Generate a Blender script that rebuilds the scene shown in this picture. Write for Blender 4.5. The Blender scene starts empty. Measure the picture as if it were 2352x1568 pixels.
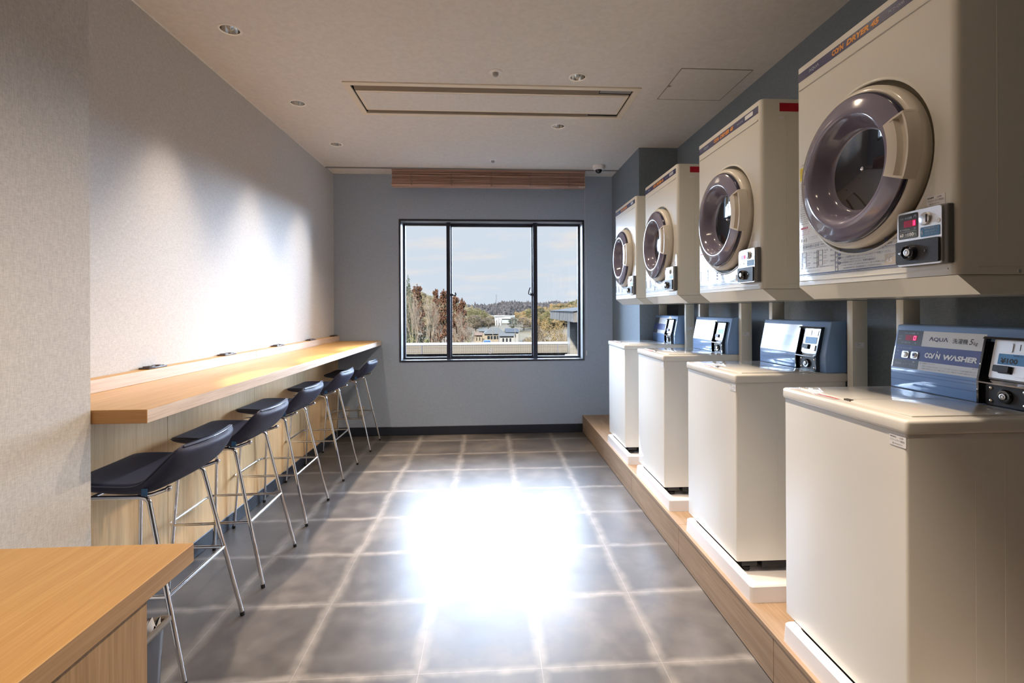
import bpy, bmesh, math, random
from mathutils import Vector, Matrix
from math import pi, sin, cos, radians as rad, atan2, sqrt
C = bpy.context.scene.collection
SC = bpy.context.scene
R = random.Random(7)

# ------------------------------------------------------------ camera, sky, sun, exposure
FPX, CX, CY, CAMZ = 1120.0, 1190.0, 708.7, 1.344
cam = bpy.data.objects.new('camera', bpy.data.cameras.new('camera'))
C.objects.link(cam); SC.camera = cam
cam.data.sensor_width = 36.0
cam.data.lens = FPX / 2352 * 36
cam.data.shift_x = (1176 - CX) / 2352
cam.data.shift_y = (CY - 784) / 2352
cam.data.clip_start = .02; cam.data.clip_end = 3000
yaw = math.atan2(CX - 1125, FPX)
cam.matrix_world = (Matrix.Translation((0, 0, CAMZ)) @ Matrix.Rotation(-yaw, 4, 'Z') @ Matrix.Rotation(pi / 2, 4, 'X')
                    @ Matrix.Rotation(-.0045, 4, 'Z'))
vs = SC.view_settings
vs.view_transform = 'Standard'; vs.look = 'None'; vs.gamma = 1; vs.use_curve_mapping = False
SC.display_settings.display_device = 'sRGB'
vs.exposure = 1.20
SC.cycles.max_bounces = 9; SC.cycles.diffuse_bounces = 5; SC.cycles.glossy_bounces = 4
SC.cycles.transparent_max_bounces = 12; SC.cycles.sample_clamp_indirect = 8; SC.cycles.blur_glossy = 1.5
SC.cycles.use_denoising = True
SC.cycles.caustics_reflective = True; SC.cycles.caustics_refractive = False

def lin(r, g, b):
    f = lambda c: (c / 255 / 12.92 if c <= 10 else ((c / 255 + .055) / 1.055) ** 2.4)
    return (f(r), f(g), f(b), 1)

def world():
    w = bpy.data.worlds.new('sky'); SC.world = w; w.use_nodes = True
    nt = w.node_tree; N = nt.nodes; L = nt.links; N.clear()
    def n(t, **k):
        x = N.new(t)
        for a, b in k.items(): setattr(x, a, b)
        return x
    def m(op, a, b=None):
        x = n('ShaderNodeMath', operation=op)
        for i, v in enumerate((a, b)):
            if v is None: continue
            if isinstance(v, (int, float)): x.inputs[i].default_value = v
            else: L.new(v, x.inputs[i])
        return x.outputs[0]
    tc = n('ShaderNodeTexCoord'); sp = n('ShaderNodeSeparateXYZ'); L.new(tc.outputs['Generated'], sp.inputs[0])
    # clouds: soft streaks
    mp = n('ShaderNodeMapping'); mp.inputs['Scale'].default_value = (5, 5, 26); L.new(tc.outputs['Generated'], mp.inputs[0])
    nz = n('ShaderNodeTexNoise'); nz.inputs['Scale'].default_value = 1.6; nz.inputs['Detail'].default_value = 6; L.new(mp.outputs[0], nz.inputs['Vector'])
    cr = n('ShaderNodeValToRGB'); L.new(nz.outputs[0], cr.inputs[0])
    cr.color_ramp.elements[0].position = .50; cr.color_ramp.elements[0].color = lin(210, 219, 232)
    cr.color_ramp.elements[1].position = .74; cr.color_ramp.elements[1].color = lin(232, 226, 222)
    # bright high sky; side glows added outside the window view to brighten the room
    el = sp.outputs[2]
    r1 = n('ShaderNodeMapRange', interpolation_type='SMOOTHSTEP'); L.new(el, r1.inputs[0])
    r1.inputs[1].default_value = .19; r1.inputs[2].default_value = .36; r1.inputs[3].default_value = 0; r1.inputs[4].default_value = SKY_HI
    r2 = n('ShaderNodeMapRange', interpolation_type='SMOOTHSTEP'); L.new(el, r2.inputs[0])
    r2.inputs[1].default_value = .60; r2.inputs[2].default_value = .85; r2.inputs[3].default_value = 1; r2.inputs[4].default_value = .12
    r3 = n('ShaderNodeMapRange', interpolation_type='SMOOTHSTEP'); L.new(sp.outputs[1], r3.inputs[0])
    r3.inputs[1].default_value = .35; r3.inputs[2].default_value = .80; r3.inputs[3].default_value = .10; r3.inputs[4].default_value = 1
    hi = m('MULTIPLY', m('MULTIPLY', r1.outputs[0], r2.outputs[0]), r3.outputs[0])
    r4 = n('ShaderNodeMapRange', interpolation_type='SMOOTHSTEP'); L.new(m('ABSOLUTE', m('ADD', sp.outputs[0], -.02)), r4.inputs[0])
    r4.inputs[1].default_value = .215; r4.inputs[2].default_value = .33; r4.inputs[3].default_value = 0; r4.inputs[4].default_value = SKY_SIDE
    r5 = n('ShaderNodeMapRange', interpolation_type='SMOOTHSTEP'); L.new(sp.outputs[1], r5.inputs[0])
    r5.inputs[1].default_value = .02; r5.inputs[2].default_value = .3; r5.inputs[3].default_value = 0; r5.inputs[4].default_value = 1
    r6 = n('ShaderNodeMapRange'); L.new(sp.outputs[0], r6.inputs[0]); r6.inputs[1].default_value = .38; r6.inputs[2].default_value = .95; r6.inputs[3].default_value = 0; r6.inputs[4].default_value = 4.2
    r7 = n('ShaderNodeMapRange'); L.new(sp.outputs[0], r7.inputs[0]); r7.inputs[1].default_value = -.60; r7.inputs[2].default_value = -.95; r7.inputs[3].default_value = 1; r7.inputs[4].default_value = 2.0
    g6 = m('ADD', r6.outputs[0], r7.outputs[0])
    side_glow = m('MULTIPLY', m('MULTIPLY', m('MULTIPLY', r4.outputs[0], g6), r5.outputs[0]), m('MAXIMUM', m('SUBTRACT', 1.75, m('MULTIPLY', m('MAXIMUM', el, 0), 4.8)), .2))
    r8 = n('ShaderNodeMapRange', interpolation_type='SMOOTHSTEP'); L.new(el, r8.inputs[0]); r8.inputs[1].default_value = -.03; r8.inputs[2].default_value = .04; r8.inputs[3].default_value = .15; r8.inputs[4].default_value = 1
    side_glow = m('MULTIPLY', side_glow, r8.outputs[0])
    bg = n('ShaderNodeBackground'); L.new(cr.outputs[0], bg.inputs[0]); bg.inputs[1].default_value = .485
    b2 = n('ShaderNodeBackground'); b2.inputs[0].default_value = (.58, .73, .96, 1); L.new(m('ADD', hi, side_glow), b2.inputs[1])
    ad = n('ShaderNodeAddShader'); L.new(bg.outputs[0], ad.inputs[0]); L.new(b2.outputs[0], ad.inputs[1])
    out = n('ShaderNodeOutputWorld'); L.new(ad.outputs[0], out.inputs[0])
    w.cycles.sampling_method = 'MANUAL'; w.cycles.sample_map_resolution = 1024
SKY_HI, SKY_SIDE = 17.0, 13.0
world()

sun = bpy.data.objects.new('sun', bpy.data.lights.new('sun', 'SUN')); C.objects.link(sun)
sun.data.energy = 20; sun.data.angle = rad(3); sun.data.color = (1, .93, .82)
sun.rotation_euler = (rad(52), 0, rad(-28))      # from behind the building, on to the valley
# daylight portal in the window opening
po = bpy.data.objects.new('window_portal', bpy.data.lights.new('window_portal', 'AREA')); C.objects.link(po)
po.data.shape = 'RECTANGLE'; po.data.size = 1.98; po.data.size_y = 1.5
po.location = (.031, 5.62, 1.54); po.rotation_euler = (-pi / 2, 0, 0); po.data.cycles.is_portal = True
LAMP_W, SPOT_W, WARM = 40.0, 74.0, (1.0, .80, .60)

# ------------------------------------------------------------ materials
MATS = {}
def mat(name, col, rough=.5, metal=0, coat=0, coat_r=.05, ior=1.45, emit=None, es=1, spec=.5):
    if name in MATS: return MATS[name]
    m = bpy.data.materials.new(name); m.use_nodes = True
    b = m.node_tree.nodes['Principled BSDF']
    if len(col) == 3: col = (*col, 1)
    b.inputs['Base Color'].default_value = col; b.inputs['Roughness'].default_value = rough
    b.inputs['Metallic'].default_value = metal; b.inputs['IOR'].default_value = ior
    b.inputs['Coat Weight'].default_value = coat; b.inputs['Coat Roughness'].default_value = coat_r
    b.inputs['Specular IOR Level'].default_value = spec
    if emit: b.inputs['Emission Color'].default_value = (*emit[:3], 1); b.inputs['Emission Strength'].default_value = es
    MATS[name] = m; return m
def nodes(m): return m.node_tree.nodes, m.node_tree.links, m.node_tree.nodes['Principled BSDF']
def ramp(N, cols):
    r = N.new('ShaderNodeValToRGB'); e = r.color_ramp.elements
    while len(e) < len(cols): e.new(.5)
    for i, (p, c) in enumerate(cols): e[i].position = p; e[i].color = c if len(c) == 4 else (*c, 1)
    return r
def noise_mat(name, c1, c2, scale=(1, 1, 1), ns=5, detail=5, bump=0, lo=.35, hi=.65, bd=.002, **k):
    m = mat(name, c1, **k); N, L, b = nodes(m)
    tc = N.new('ShaderNodeTexCoord'); mp = N.new('ShaderNodeMapping'); mp.inputs['Scale'].default_value = scale
    L.new(tc.outputs['Object'], mp.inputs[0]); nz = N.new('ShaderNodeTexNoise'); nz.inputs['Scale'].default_value = ns; nz.inputs['Detail'].default_value = detail
    L.new(mp.outputs[0], nz.inputs['Vector']); r = ramp(N, [(lo, c1), (hi, c2)]); L.new(nz.outputs[0], r.inputs[0]); L.new(r.outputs[0], b.inputs['Base Color'])
    if bump:
        bp = N.new('ShaderNodeBump'); bp.inputs['Strength'].default_value = bump; bp.inputs['Distance'].default_value = bd
        L.new(nz.outputs[0], bp.inputs['Height']); L.new(bp.outputs[0], b.inputs['Normal'])
    return m
def weave_mat(name, c1, c2, axis='Y', sc=1.0, rough=.75):
    """woven linen wallpaper: fine threads both ways; axis = the horizontal axis of the wall"""
    m = mat(name, c1, rough=rough); N, L, b = nodes(m)
    tc = N.new('ShaderNodeTexCoord'); outs = []
    for s in (((60, 60, 420)), ((420, 420, 50))):
        mp = N.new('ShaderNodeMapping'); mp.inputs['Scale'].default_value = tuple(v * sc for v in s)
        L.new(tc.outputs['Object'], mp.inputs[0]); nz = N.new('ShaderNodeTexNoise'); nz.inputs['Scale'].default_value = 1; nz.inputs['Detail'].default_value = 3
        L.new(mp.outputs[0], nz.inputs['Vector']); outs.append(nz.outputs[0])
    a = N.new('ShaderNodeMath'); a.operation = 'ADD'; L.new(outs[0], a.inputs[0]); L.new(outs[1], a.inputs[1])
    h = N.new('ShaderNodeMath'); h.operation = 'MULTIPLY'; L.new(a.outputs[0], h.inputs[0]); h.inputs[1].default_value = .5
    r = ramp(N, [(.36, c1), (.64, c2)]); L.new(h.outputs[0], r.inputs[0]); L.new(r.outputs[0], b.inputs['Base Color'])
    bp = N.new('ShaderNodeBump'); bp.inputs['Strength'].default_value = .35; bp.inputs['Distance'].default_value = .0008
    L.new(h.outputs[0], bp.inputs['Height']); L.new(bp.outputs[0], b.inputs['Normal']); return m
def wood_mat(name, c1, c2, grain='Y', rough=.42, fine=1.0, coat=.15):
    m = mat(name, c1, rough=rough, coat=coat, coat_r=.25); N, L, b = nodes(m)
    tc = N.new('ShaderNodeTexCoord'); outs = []
    i = 'XYZ'.index(grain)
    for base, lng, d, dist in ((26, 1.1, 6, 1.2), (240, 7, 3, 0)):
        s = [base * fine] * 3; s[i] = lng
        mp = N.new('ShaderNodeMapping'); mp.inputs['Scale'].default_value = s; L.new(tc.outputs['Object'], mp.inputs[0])
        nz = N.new('ShaderNodeTexNoise'); nz.inputs['Scale'].default_value = 1; nz.inputs['Detail'].default_value = d; nz.inputs['Distortion'].default_value = dist
        L.new(mp.outputs[0], nz.inputs['Vector']); outs.append(nz.outputs[0])
    mx = N.new('ShaderNodeMath'); mx.operation = 'ADD'; L.new(outs[0], mx.inputs[0]); L.new(outs[1], mx.inputs[1])
    h = N.new('ShaderNodeMath'); h.operation = 'MULTIPLY'; L.new(mx.outputs[0], h.inputs[0]); h.inputs[1].default_value = .5
    mid = tuple((a + c) / 2 for a, c in zip(c1, c2))
    r = ramp(N, [(.34, c1), (.5, mid), (.64, c2)]); L.new(h.outputs[0], r.inputs[0]); L.new(r.outputs[0], b.inputs['Base Color'])
    bp = N.new('ShaderNodeBump'); bp.inputs['Strength'].default_value = .25; bp.inputs['Distance'].default_value = .0006
    L.new(outs[1], bp.inputs['Height']); L.new(bp.outputs[0], b.inputs['Normal']); return m

M_WL = weave_mat('linen_wallpaper_light', lin(190, 188, 186), lin(216, 214, 211))
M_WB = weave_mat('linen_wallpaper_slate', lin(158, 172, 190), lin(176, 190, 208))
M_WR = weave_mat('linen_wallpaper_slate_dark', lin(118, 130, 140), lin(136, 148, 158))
M_CEIL = weave_mat('ceiling_paper', lin(218, 215, 211), lin(230, 227, 223), sc=.6)
M_BASEB = mat('baseboard_vinyl', lin(42, 47, 58), rough=.4)
M_OAK = wood_mat('oak_top', lin(178, 134, 74), lin(196, 156, 96), 'Y')
M_OAKE = wood_mat('oak_edge', lin(198, 176, 156), lin(228, 210, 194), 'Y')
M_OAKX = wood_mat('oak_end', lin(176, 128, 76), lin(200, 152, 98), 'X')
M_OAKV = wood_mat('oak_upright', lin(210, 172, 124), lin(232, 200, 152), 'Z')
M_OAKP = wood_mat('oak_platform', lin(146, 122, 98), lin(172, 147, 122), 'Y', rough=.62, coat=0)
M_CHROME = mat('chrome', (.82, .82, .84), rough=.09, metal=1)
M_STEEL = mat('brushed_steel', (.62, .62, .63), rough=.32, metal=1)
M_SILVER = mat('silver_plate', (.70, .70, .71), rough=.38, metal=.85)
M_SEAT = noise_mat('seat_leather', lin(40, 44, 66), lin(50, 54, 78), ns=400, bump=.15, bd=.0004, rough=.55)
M_PIPE = mat('seat_piping', lin(70, 74, 92), rough=.35, coat=.3)
M_RUB = mat('black_rubber', (.012, .012, .014), rough=.55)
M_BLK = mat('black_gloss', (.008, .009, .014), rough=.12, coat=1)
M_BLKR = noise_mat('black_crinkle', (.012, .012, .014), (.03, .03, .034), ns=600, bump=.4, bd=.0006, rough=.45)
M_FRAME = mat('dark_window_frame', lin(44, 46, 58), rough=.35, coat=.3)
M_REV = mat('grey_reveal', lin(140, 142, 144), rough=.45)
M_CREAM = mat('ivory_enamel', lin(214, 212, 202), rough=.42, coat=.75, coat_r=.05)
M_WASH = mat('white_enamel', lin(226, 225, 220), rough=.42, coat=.6, coat_r=.07)
M_LID = mat('white_lid', lin(224, 222, 216), rough=.35, coat=1, coat_r=.03)
M_CRP = mat('ivory_plastic', lin(216, 208, 194), rough=.35, coat=.4, coat_r=.12)
M_BLUE = mat('blue_panel', lin(124, 160, 208), rough=.35, coat=.9, coat_r=.06)
M_NAVY = mat('navy_print', lin(38, 42, 92), rough=.35, coat=.8, coat_r=.05)
M_BAND = mat('blue_band', lin(58, 74, 140), rough=.35, coat=.8, coat_r=.06)
M_GREYP = mat('grey_print', lin(76, 80, 92), rough=.35, coat=.8, coat_r=.06)
M_WHTP = mat('white_print', lin(212, 213, 214), rough=.4, coat=.6, coat_r=.06)
M_INK = mat('ink', lin(40, 40, 48), rough=.5)
M_INKB = mat('ink_navy', lin(44, 52, 104), rough=.5)
M_INKG = mat('ink_grey', lin(120, 116, 110), rough=.5)
M_INKW = mat('ink_white', lin(226, 228, 232), rough=.45)
M_INKL = mat('ink_pale', lin(170, 178, 190), rough=.45)
M_INKR = mat('ink_red', lin(190, 40, 52), rough=.45)
M_ORNG = mat('ink_orange', lin(224, 146, 40), rough=.4)
M_YEL = mat('yellow_label', lin(224, 200, 40), rough=.4)
M_RED = mat('red_label', lin(168, 20, 42), rough=.4)
M_LBL = mat('blue_label', lin(66, 116, 160), rough=.4)
M_LBLB = mat('blue_label_bright', lin(86, 150, 206), rough=.4)
M_STK = mat('paper_sticker', lin(222, 221, 222), rough=.5)
M_LED = mat('led_red', (.6, .0, .04), rough=.4, emit=(1, .03, .10), es=2.6)
M_LEDD = mat('led_dim', (.12, .0, .02), rough=.3, emit=(1, .0, .08), es=.05)
M_LENS = mat('smoke_plastic', lin(122, 117, 136), rough=.12, coat=1, coat_r=.02)
M_RIM = mat('navy_rim', lin(34, 34, 62), rough=.1, coat=1, coat_r=.02)
M_DISC = mat('dark_glass', lin(22, 24, 34), rough=.05, coat=1, coat_r=.01)
M_WHITE = mat('white_plastic', lin(244, 243, 241), rough=.4, coat=.2)
M_PAN = mat('white_pan', lin(234, 230, 230), rough=.38, coat=.3, coat_r=.1)
M_BRASS = mat('warm_screw', (.7, .62, .5), rough=.25, metal=1)
M_POST = mat('post_enamel', lin(206, 203, 190), rough=.4, coat=.3)
M_SLAT = noise_mat('blind_wood', lin(152, 116, 102), lin(212, 176, 158), scale=(.8, 90, 90), ns=2, rough=.5)
M_BAG = mat('plastic_bag', lin(228, 228, 232), rough=.3, coat=.5)
M_BIN = mat('bin_plastic', lin(52, 48, 56), rough=.35, coat=.2)
M_TUBE = mat('grey_tube', lin(120, 114, 108), rough=.3, metal=.4)
M_BULB = mat('lamp_glow', (1, .8, .5), emit=(1, .72, .42), es=5)

def glass_mat():
    m = bpy.data.materials.new('window_glass'); m.use_nodes = True; N = m.node_tree.nodes; L = m.node_tree.links
    N.clear(); o = N.new('ShaderNodeOutputMaterial'); mx = N.new('ShaderNodeMixShader'); t = N.new('ShaderNodeBsdfTransparent'); g = N.new('ShaderNodeBsdfGlossy')
    t.inputs[0].default_value = (.97, .98, .98, 1); g.inputs['Roughness'].default_value = .0
    f = N.new('ShaderNodeFresnel'); f.inputs[0].default_value = 1.3
    L.new(f.outputs[0], mx.inputs[0]); L.new(t.outputs[0], mx.inputs[1]); L.new(g.outputs[0], mx.inputs[2]); L.new(mx.outputs[0], o.inputs[0]); return m
M_GLASS = glass_mat()

def floor_mat():
    m = mat('concrete_tile', lin(120, 116, 114), rough=.3, ior=1.5); N, L, b = nodes(m)
    tc = N.new('ShaderNodeTexCoord')
    def mp(s, off=(0, 0, 0)):
        x = N.new('ShaderNodeMapping'); x.inputs['Scale'].default_value = s; x.inputs['Location'].default_value = off; L.new(tc.outputs['Object'], x.inputs[0]); return x.outputs[0]
    def nz(v, s, d=6, dist=0):
        x = N.new('ShaderNodeTexNoise'); x.inputs['Scale'].default_value = s; x.inputs['Detail'].default_value = d; x.inputs['Distortion'].default_value = dist; L.new(v, x.inputs['Vector']); return x.outputs[0]
    def ma(op, a, c=None):
        x = N.new('ShaderNodeMath'); x.operation = op; x.use_clamp = False
        for i, v in enumerate((a, c)):
            if v is None: continue
            if isinstance(v, (int, float)): x.inputs[i].default_value = v
            else: L.new(v, x.inputs[i])
        return x.outputs[0]
    T = .457; x0, y0 = .188, 4.557
    se = N.new('ShaderNodeSeparateXYZ'); L.new(tc.outputs['Object'], se.inputs[0])
    wob = nz(mp((1, 1, 1)), 5, 3)
    w = ma('MULTIPLY', ma('SUBTRACT', wob, .5), .06)
    def dist(o, off, k):
        v = ma('ADD', ma('DIVIDE', ma('ADD', ma('SUBTRACT', o, off), k), T), 100)
        fr = ma('FRACT', v); return ma('MULTIPLY', ma('MINIMUM', fr, ma('SUBTRACT', 1, fr)), T), ma('FLOOR', v)
    dx, ix = dist(se.outputs[0], x0, 0); dy, iy = dist(se.outputs[1], y0, 0)
    dxs, _ = dist(se.outputs[0], x0, w); dys, _ = dist(se.outputs[1], y0, w)
    joint = ma('LESS_THAN', ma('MINIMUM', dx, dy), .0012)
    def soft(d, wd):
        x = N.new('ShaderNodeMapRange'); x.interpolation_type = 'SMOOTHSTEP'; L.new(d, x.inputs[0]); x.inputs[1].default_value = 0; x.inputs[2].default_value = wd; x.inputs[3].default_value = 1; x.inputs[4].default_value = 0; return x.outputs[0]
    brush = ma('MAXIMUM', soft(dxs, .044), soft(dys, .034))
    streak = nz(mp((1, 1, 1)), 14, 5)
    brush = ma('MULTIPLY', brush, ma('ADD', ma('MULTIPLY', streak, 1.05), -.12))
    wn = N.new('ShaderNodeTexWhiteNoise'); wn.noise_dimensions = '2D'; cb = N.new('ShaderNodeCombineXYZ'); L.new(ix, cb.inputs[0]); L.new(iy, cb.inputs[1]); L.new(cb.outputs[0], wn.inputs['Vector'])
    cloud = nz(mp((1, 1, 1)), 2.6, 12, .4); fine = nz(mp((1, 1, 1)), 9, 12, .2)
    t = ma('ADD', ma('ADD', ma('MULTIPLY', cloud, .7), ma('MULTIPLY', fine, .35)), ma('MULTIPLY', ma('SUBTRACT', wn.outputs[0], .5), .10))
    r = ramp(N, [(.30, lin(62, 59, 60)), (.50, lin(80, 76, 74)), (.70, lin(103, 98, 94))]); L.new(t, r.inputs[0])
    mx = N.new('ShaderNodeMix'); mx.data_type = 'RGBA'; L.new(brush, mx.inputs[0]); L.new(r.outputs[0], mx.inputs[6]); mx.inputs[7].default_value = lin(150, 144, 138)
    m2 = N.new('ShaderNodeMix'); m2.data_type = 'RGBA'; L.new(ma('MULTIPLY', joint, .5), m2.inputs[0]); L.new(mx.outputs[2], m2.inputs[6]); m2.inputs[7].default_value = lin(150, 148, 146)
    L.new(m2.outputs[2], b.inputs['Base Color'])
    rr = N.new('ShaderNodeMapRange'); L.new(fine, rr.inputs[0]); rr.inputs[3].default_value = .27; rr.inputs[4].default_value = .46; L.new(rr.outputs[0], b.inputs['Roughness'])
    return m
M_FLOOR = floor_mat()

def grid_mat(name, tile, joint, tx, tz, jw, offx=0, offz=0, mort=None, rough=.35, stain=0):
    m = mat(name, tile, rough=rough); N, L, b = nodes(m)
    tc = N.new('ShaderNodeTexCoord'); se = N.new('ShaderNodeSeparateXYZ'); L.new(tc.outputs['Object'], se.inputs[0])
    def ma(op, a, c=None):
        x = N.new('ShaderNodeMath'); x.operation = op
        for i, v in enumerate((a, c)):
            if v is None: continue
            if isinstance(v, (int, float)): x.inputs[i].default_value = v
            else: L.new(v, x.inputs[i])
        return x.outputs[0]
    gx = ma('LESS_THAN', ma('FRACT', ma('ADD', ma('DIVIDE', ma('SUBTRACT', se.outputs[0], offx), tx), 200)), jw / tx)
    gz = ma('LESS_THAN', ma('FRACT', ma('ADD', ma('DIVIDE', ma('SUBTRACT', se.outputs[2], offz), tz), 200)), jw / tz)
    g = ma('MAXIMUM', gx, gz)
    mx = N.new('ShaderNodeMix'); mx.data_type = 'RGBA'; L.new(g, mx.inputs[0]); mx.inputs[6].default_value = tile; mx.inputs[7].default_value = joint
    L.new(mx.outputs[2], b.inputs['Base Color']); return m

# ------------------------------------------------------------ mesh helpers
def nb(): return bmesh.new()
def box(bm, x0, x1, y0, y1, z0, z1, bev=0, seg=2, mi=0, edges=None):
    vs = [bm.verts.new(p) for p in ((x0, y0, z0), (x1, y0, z0), (x1, y1, z0), (x0, y1, z0), (x0, y0, z1), (x1, y0, z1), (x1, y1, z1), (x0, y1, z1))]
    fs = [bm.faces.new([vs[i] for i in q]) for q in ((3, 2, 1, 0), (4, 5, 6, 7), (0, 1, 5, 4), (1, 2, 6, 5), (2, 3, 7, 6), (3, 0, 4, 7))]
    for f in fs: f.material_index = mi
    if bev:
        es = list({e for f in fs for e in f.edges})
        if edges: es = [e for e in es if edges(e)]
        r = bmesh.ops.bevel(bm, geom=es, offset=bev, segments=seg, profile=.5, affect='EDGES')
        for f in r['faces']: f.material_index = mi
    return vs
def vert_edge(e): return abs((e.verts[0].co - e.verts[1].co).z) > 1e-6
def smooth_path(pts, rad_=.03, n=6, closed=False):
    P = [Vector(p) for p in pts]; out = []; N = len(P)
    for i in range(N):
        if not closed and i in (0, N - 1): out.append(P[i]); continue
        a, b, c = P[i - 1], P[i], P[(i + 1) % N]
        u, v = (a - b), (c - b); r = min(rad_, u.length * .48, v.length * .48)
        p0, p1 = b + u.normalized() * r, b + v.normalized() * r
        for k in range(n + 1):
            t = k / n; out.append(p0 * (1 - t) ** 2 + b * 2 * t * (1 - t) + p1 * t * t)
    return out
def tube(bm, pts, r, seg=10, closed=False, mi=0, cap=True):
    P = [Vector(p) for p in pts]; N = len(P); rings = []; prev = None
    for i in range(N):
        if closed: t = (P[(i + 1) % N] - P[i - 1]).normalized()
        else: t = (P[min(i + 1, N - 1)] - P[max(i - 1, 0)]).normalized()
        if prev is None:
            a = Vector((0, 0, 1)) if abs(t.z) < .9 else Vector((1, 0, 0)); nrm = t.cross(a).normalized()
        else: nrm = (prev - t * prev.dot(t)).normalized()
        prev = nrm; bi = t.cross(nrm); rr = r[i] if isinstance(r, (list, tuple)) else r
        rings.append([bm.verts.new(P[i] + (nrm * cos(2 * pi * k / seg) + bi * sin(2 * pi * k / seg)) * rr) for k in range(seg)])
    for i in range(N if closed else N - 1):
        A, B = rings[i], rings[(i + 1) % N]
        for k in range(seg):
            f = bm.faces.new((A[k], A[(k + 1) % seg], B[(k + 1) % seg], B[k])); f.material_index = mi
    if not closed and cap:
        f = bm.faces.new(rings[0][::-1]); f.material_index = mi; f = bm.faces.new(rings[-1]); f.material_index = mi
def lathe(bm, prof, o=(0, 0, 0), ax=(0, 0, 1), seg=48, mi=0, mis=None):
    """prof: list of (radius, height along ax)"""
    ax = Vector(ax).normalized(); a = Vector((0, 0, 1)) if abs(ax.z) < .9 else Vector((1, 0, 0)); u = ax.cross(a).normalized(); v = ax.cross(u); o = Vector(o); rings = []
    for r, h in prof:
        if r < 1e-6: rings.append([bm.verts.new(o + ax * h)])
        else: rings.append([bm.verts.new(o + ax * h + (u * cos(2 * pi * k / seg) + v * sin(2 * pi * k / seg)) * r) for k in range(seg)])
    for i in range(len(rings) - 1):
        A, B = rings[i], rings[i + 1]; m_ = mis[i] if mis else mi
        for k in range(seg):
            k2 = (k + 1) % seg
            if len(A) == 1 and len(B) == 1: continue
            if len(A) == 1: f = bm.faces.new((A[0], B[k2], B[k]))
            elif len(B) == 1: f = bm.faces.new((A[k], A[k2], B[0]))
            else: f = bm.faces.new((A[k], A[k2], B[k2], B[k]))
            f.material_index = m_
def prism(bm, poly, axis, a, b, mi=0):
    """poly in the two other axes, extruded along axis from a to b"""
    i = 'XYZ'.index(axis)
    def P(p, t):
        q = list(p); q.insert(i, t); return q
    A = [bm.verts.new(P(p, a)) for p in poly]; B = [bm.verts.new(P(p, b)) for p in poly]; n = len(poly)
    fs = [bm.faces.new(A[::-1]), bm.faces.new(B)] + [bm.faces.new((A[k], A[(k + 1) % n], B[(k + 1) % n], B[k])) for k in range(n)]
    for f in fs: f.material_index = mi
def rrect(w, h, r, n=5, cx=0, cy=0):
    out = []
    for sx, sy, a0 in ((1, 1, 0), (-1, 1, 90), (-1, -1, 180), (1, -1, 270)):
        for k in range(n + 1):
            a = rad(a0 + 90 * k / n); out.append((cx + sx * (w / 2 - r) + r * cos(a), cy + sy * (h / 2 - r) + r * sin(a)))
    return out
def obj(name, bm, m, parent=None, angle=35, subd=0, recalc=True):
    if recalc: bmesh.ops.recalc_face_normals(bm, faces=bm.faces)
    me = bpy.data.meshes.new(name); bm.to_mesh(me); bm.free()
    for x in (m if isinstance(m, (list, tuple)) else [m]): me.materials.append(x)
    if angle:
        me.shade_smooth()
        if angle < 180: me.set_sharp_from_angle(angle=rad(angle))
    o = bpy.data.objects.new(name, me); C.objects.link(o)
    if parent: o.parent = parent
    if subd: md = o.modifiers.new('smooth', 'SUBSURF'); md.levels = subd; md.render_levels = subd
    return o
def tag(o, label=None, cat=None, group=None, kind=None):
    if label: o['label'] = label
    if cat: o['category'] = cat
    if group: o['group'] = group
    if kind: o['kind'] = kind
    return o
def thing(name, label, cat, loc=(0, 0, 0), rz=0, group=None):
    o = bpy.data.objects.new(name, None); C.objects.link(o); o.location = loc; o.rotation_euler = (0, 0, rz); o.empty_display_size = .1
    return tag(o, label, cat, group)
def struct(name, bm, m, parent=None, **k): return tag(obj(name, bm, m, parent, **k), kind='structure')
def kids(o): return [c for c in KIDS.get(o.name, [])]
def dup(root, loc, label, rz=None, skip=()):
    """a copy of a thing with its parts and sub-parts"""
    chl = {}
    for o in list(C.objects):
        if o.parent: chl.setdefault(o.parent.name, []).append(o)
    r = root.copy(); C.objects.link(r); r.location = loc; r['label'] = label
    if rz is not None: r.rotation_euler = (0, 0, rz)
    for ch in chl.get(root.name, []):
        if ch.name.split('.')[0] in skip: continue
        c = ch.copy(); C.objects.link(c); c.parent = r
        for g in chl.get(ch.name, []):
            if g.name.split('.')[0] in skip: continue
            d = g.copy(); C.objects.link(d); d.parent = c
    return r

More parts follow.
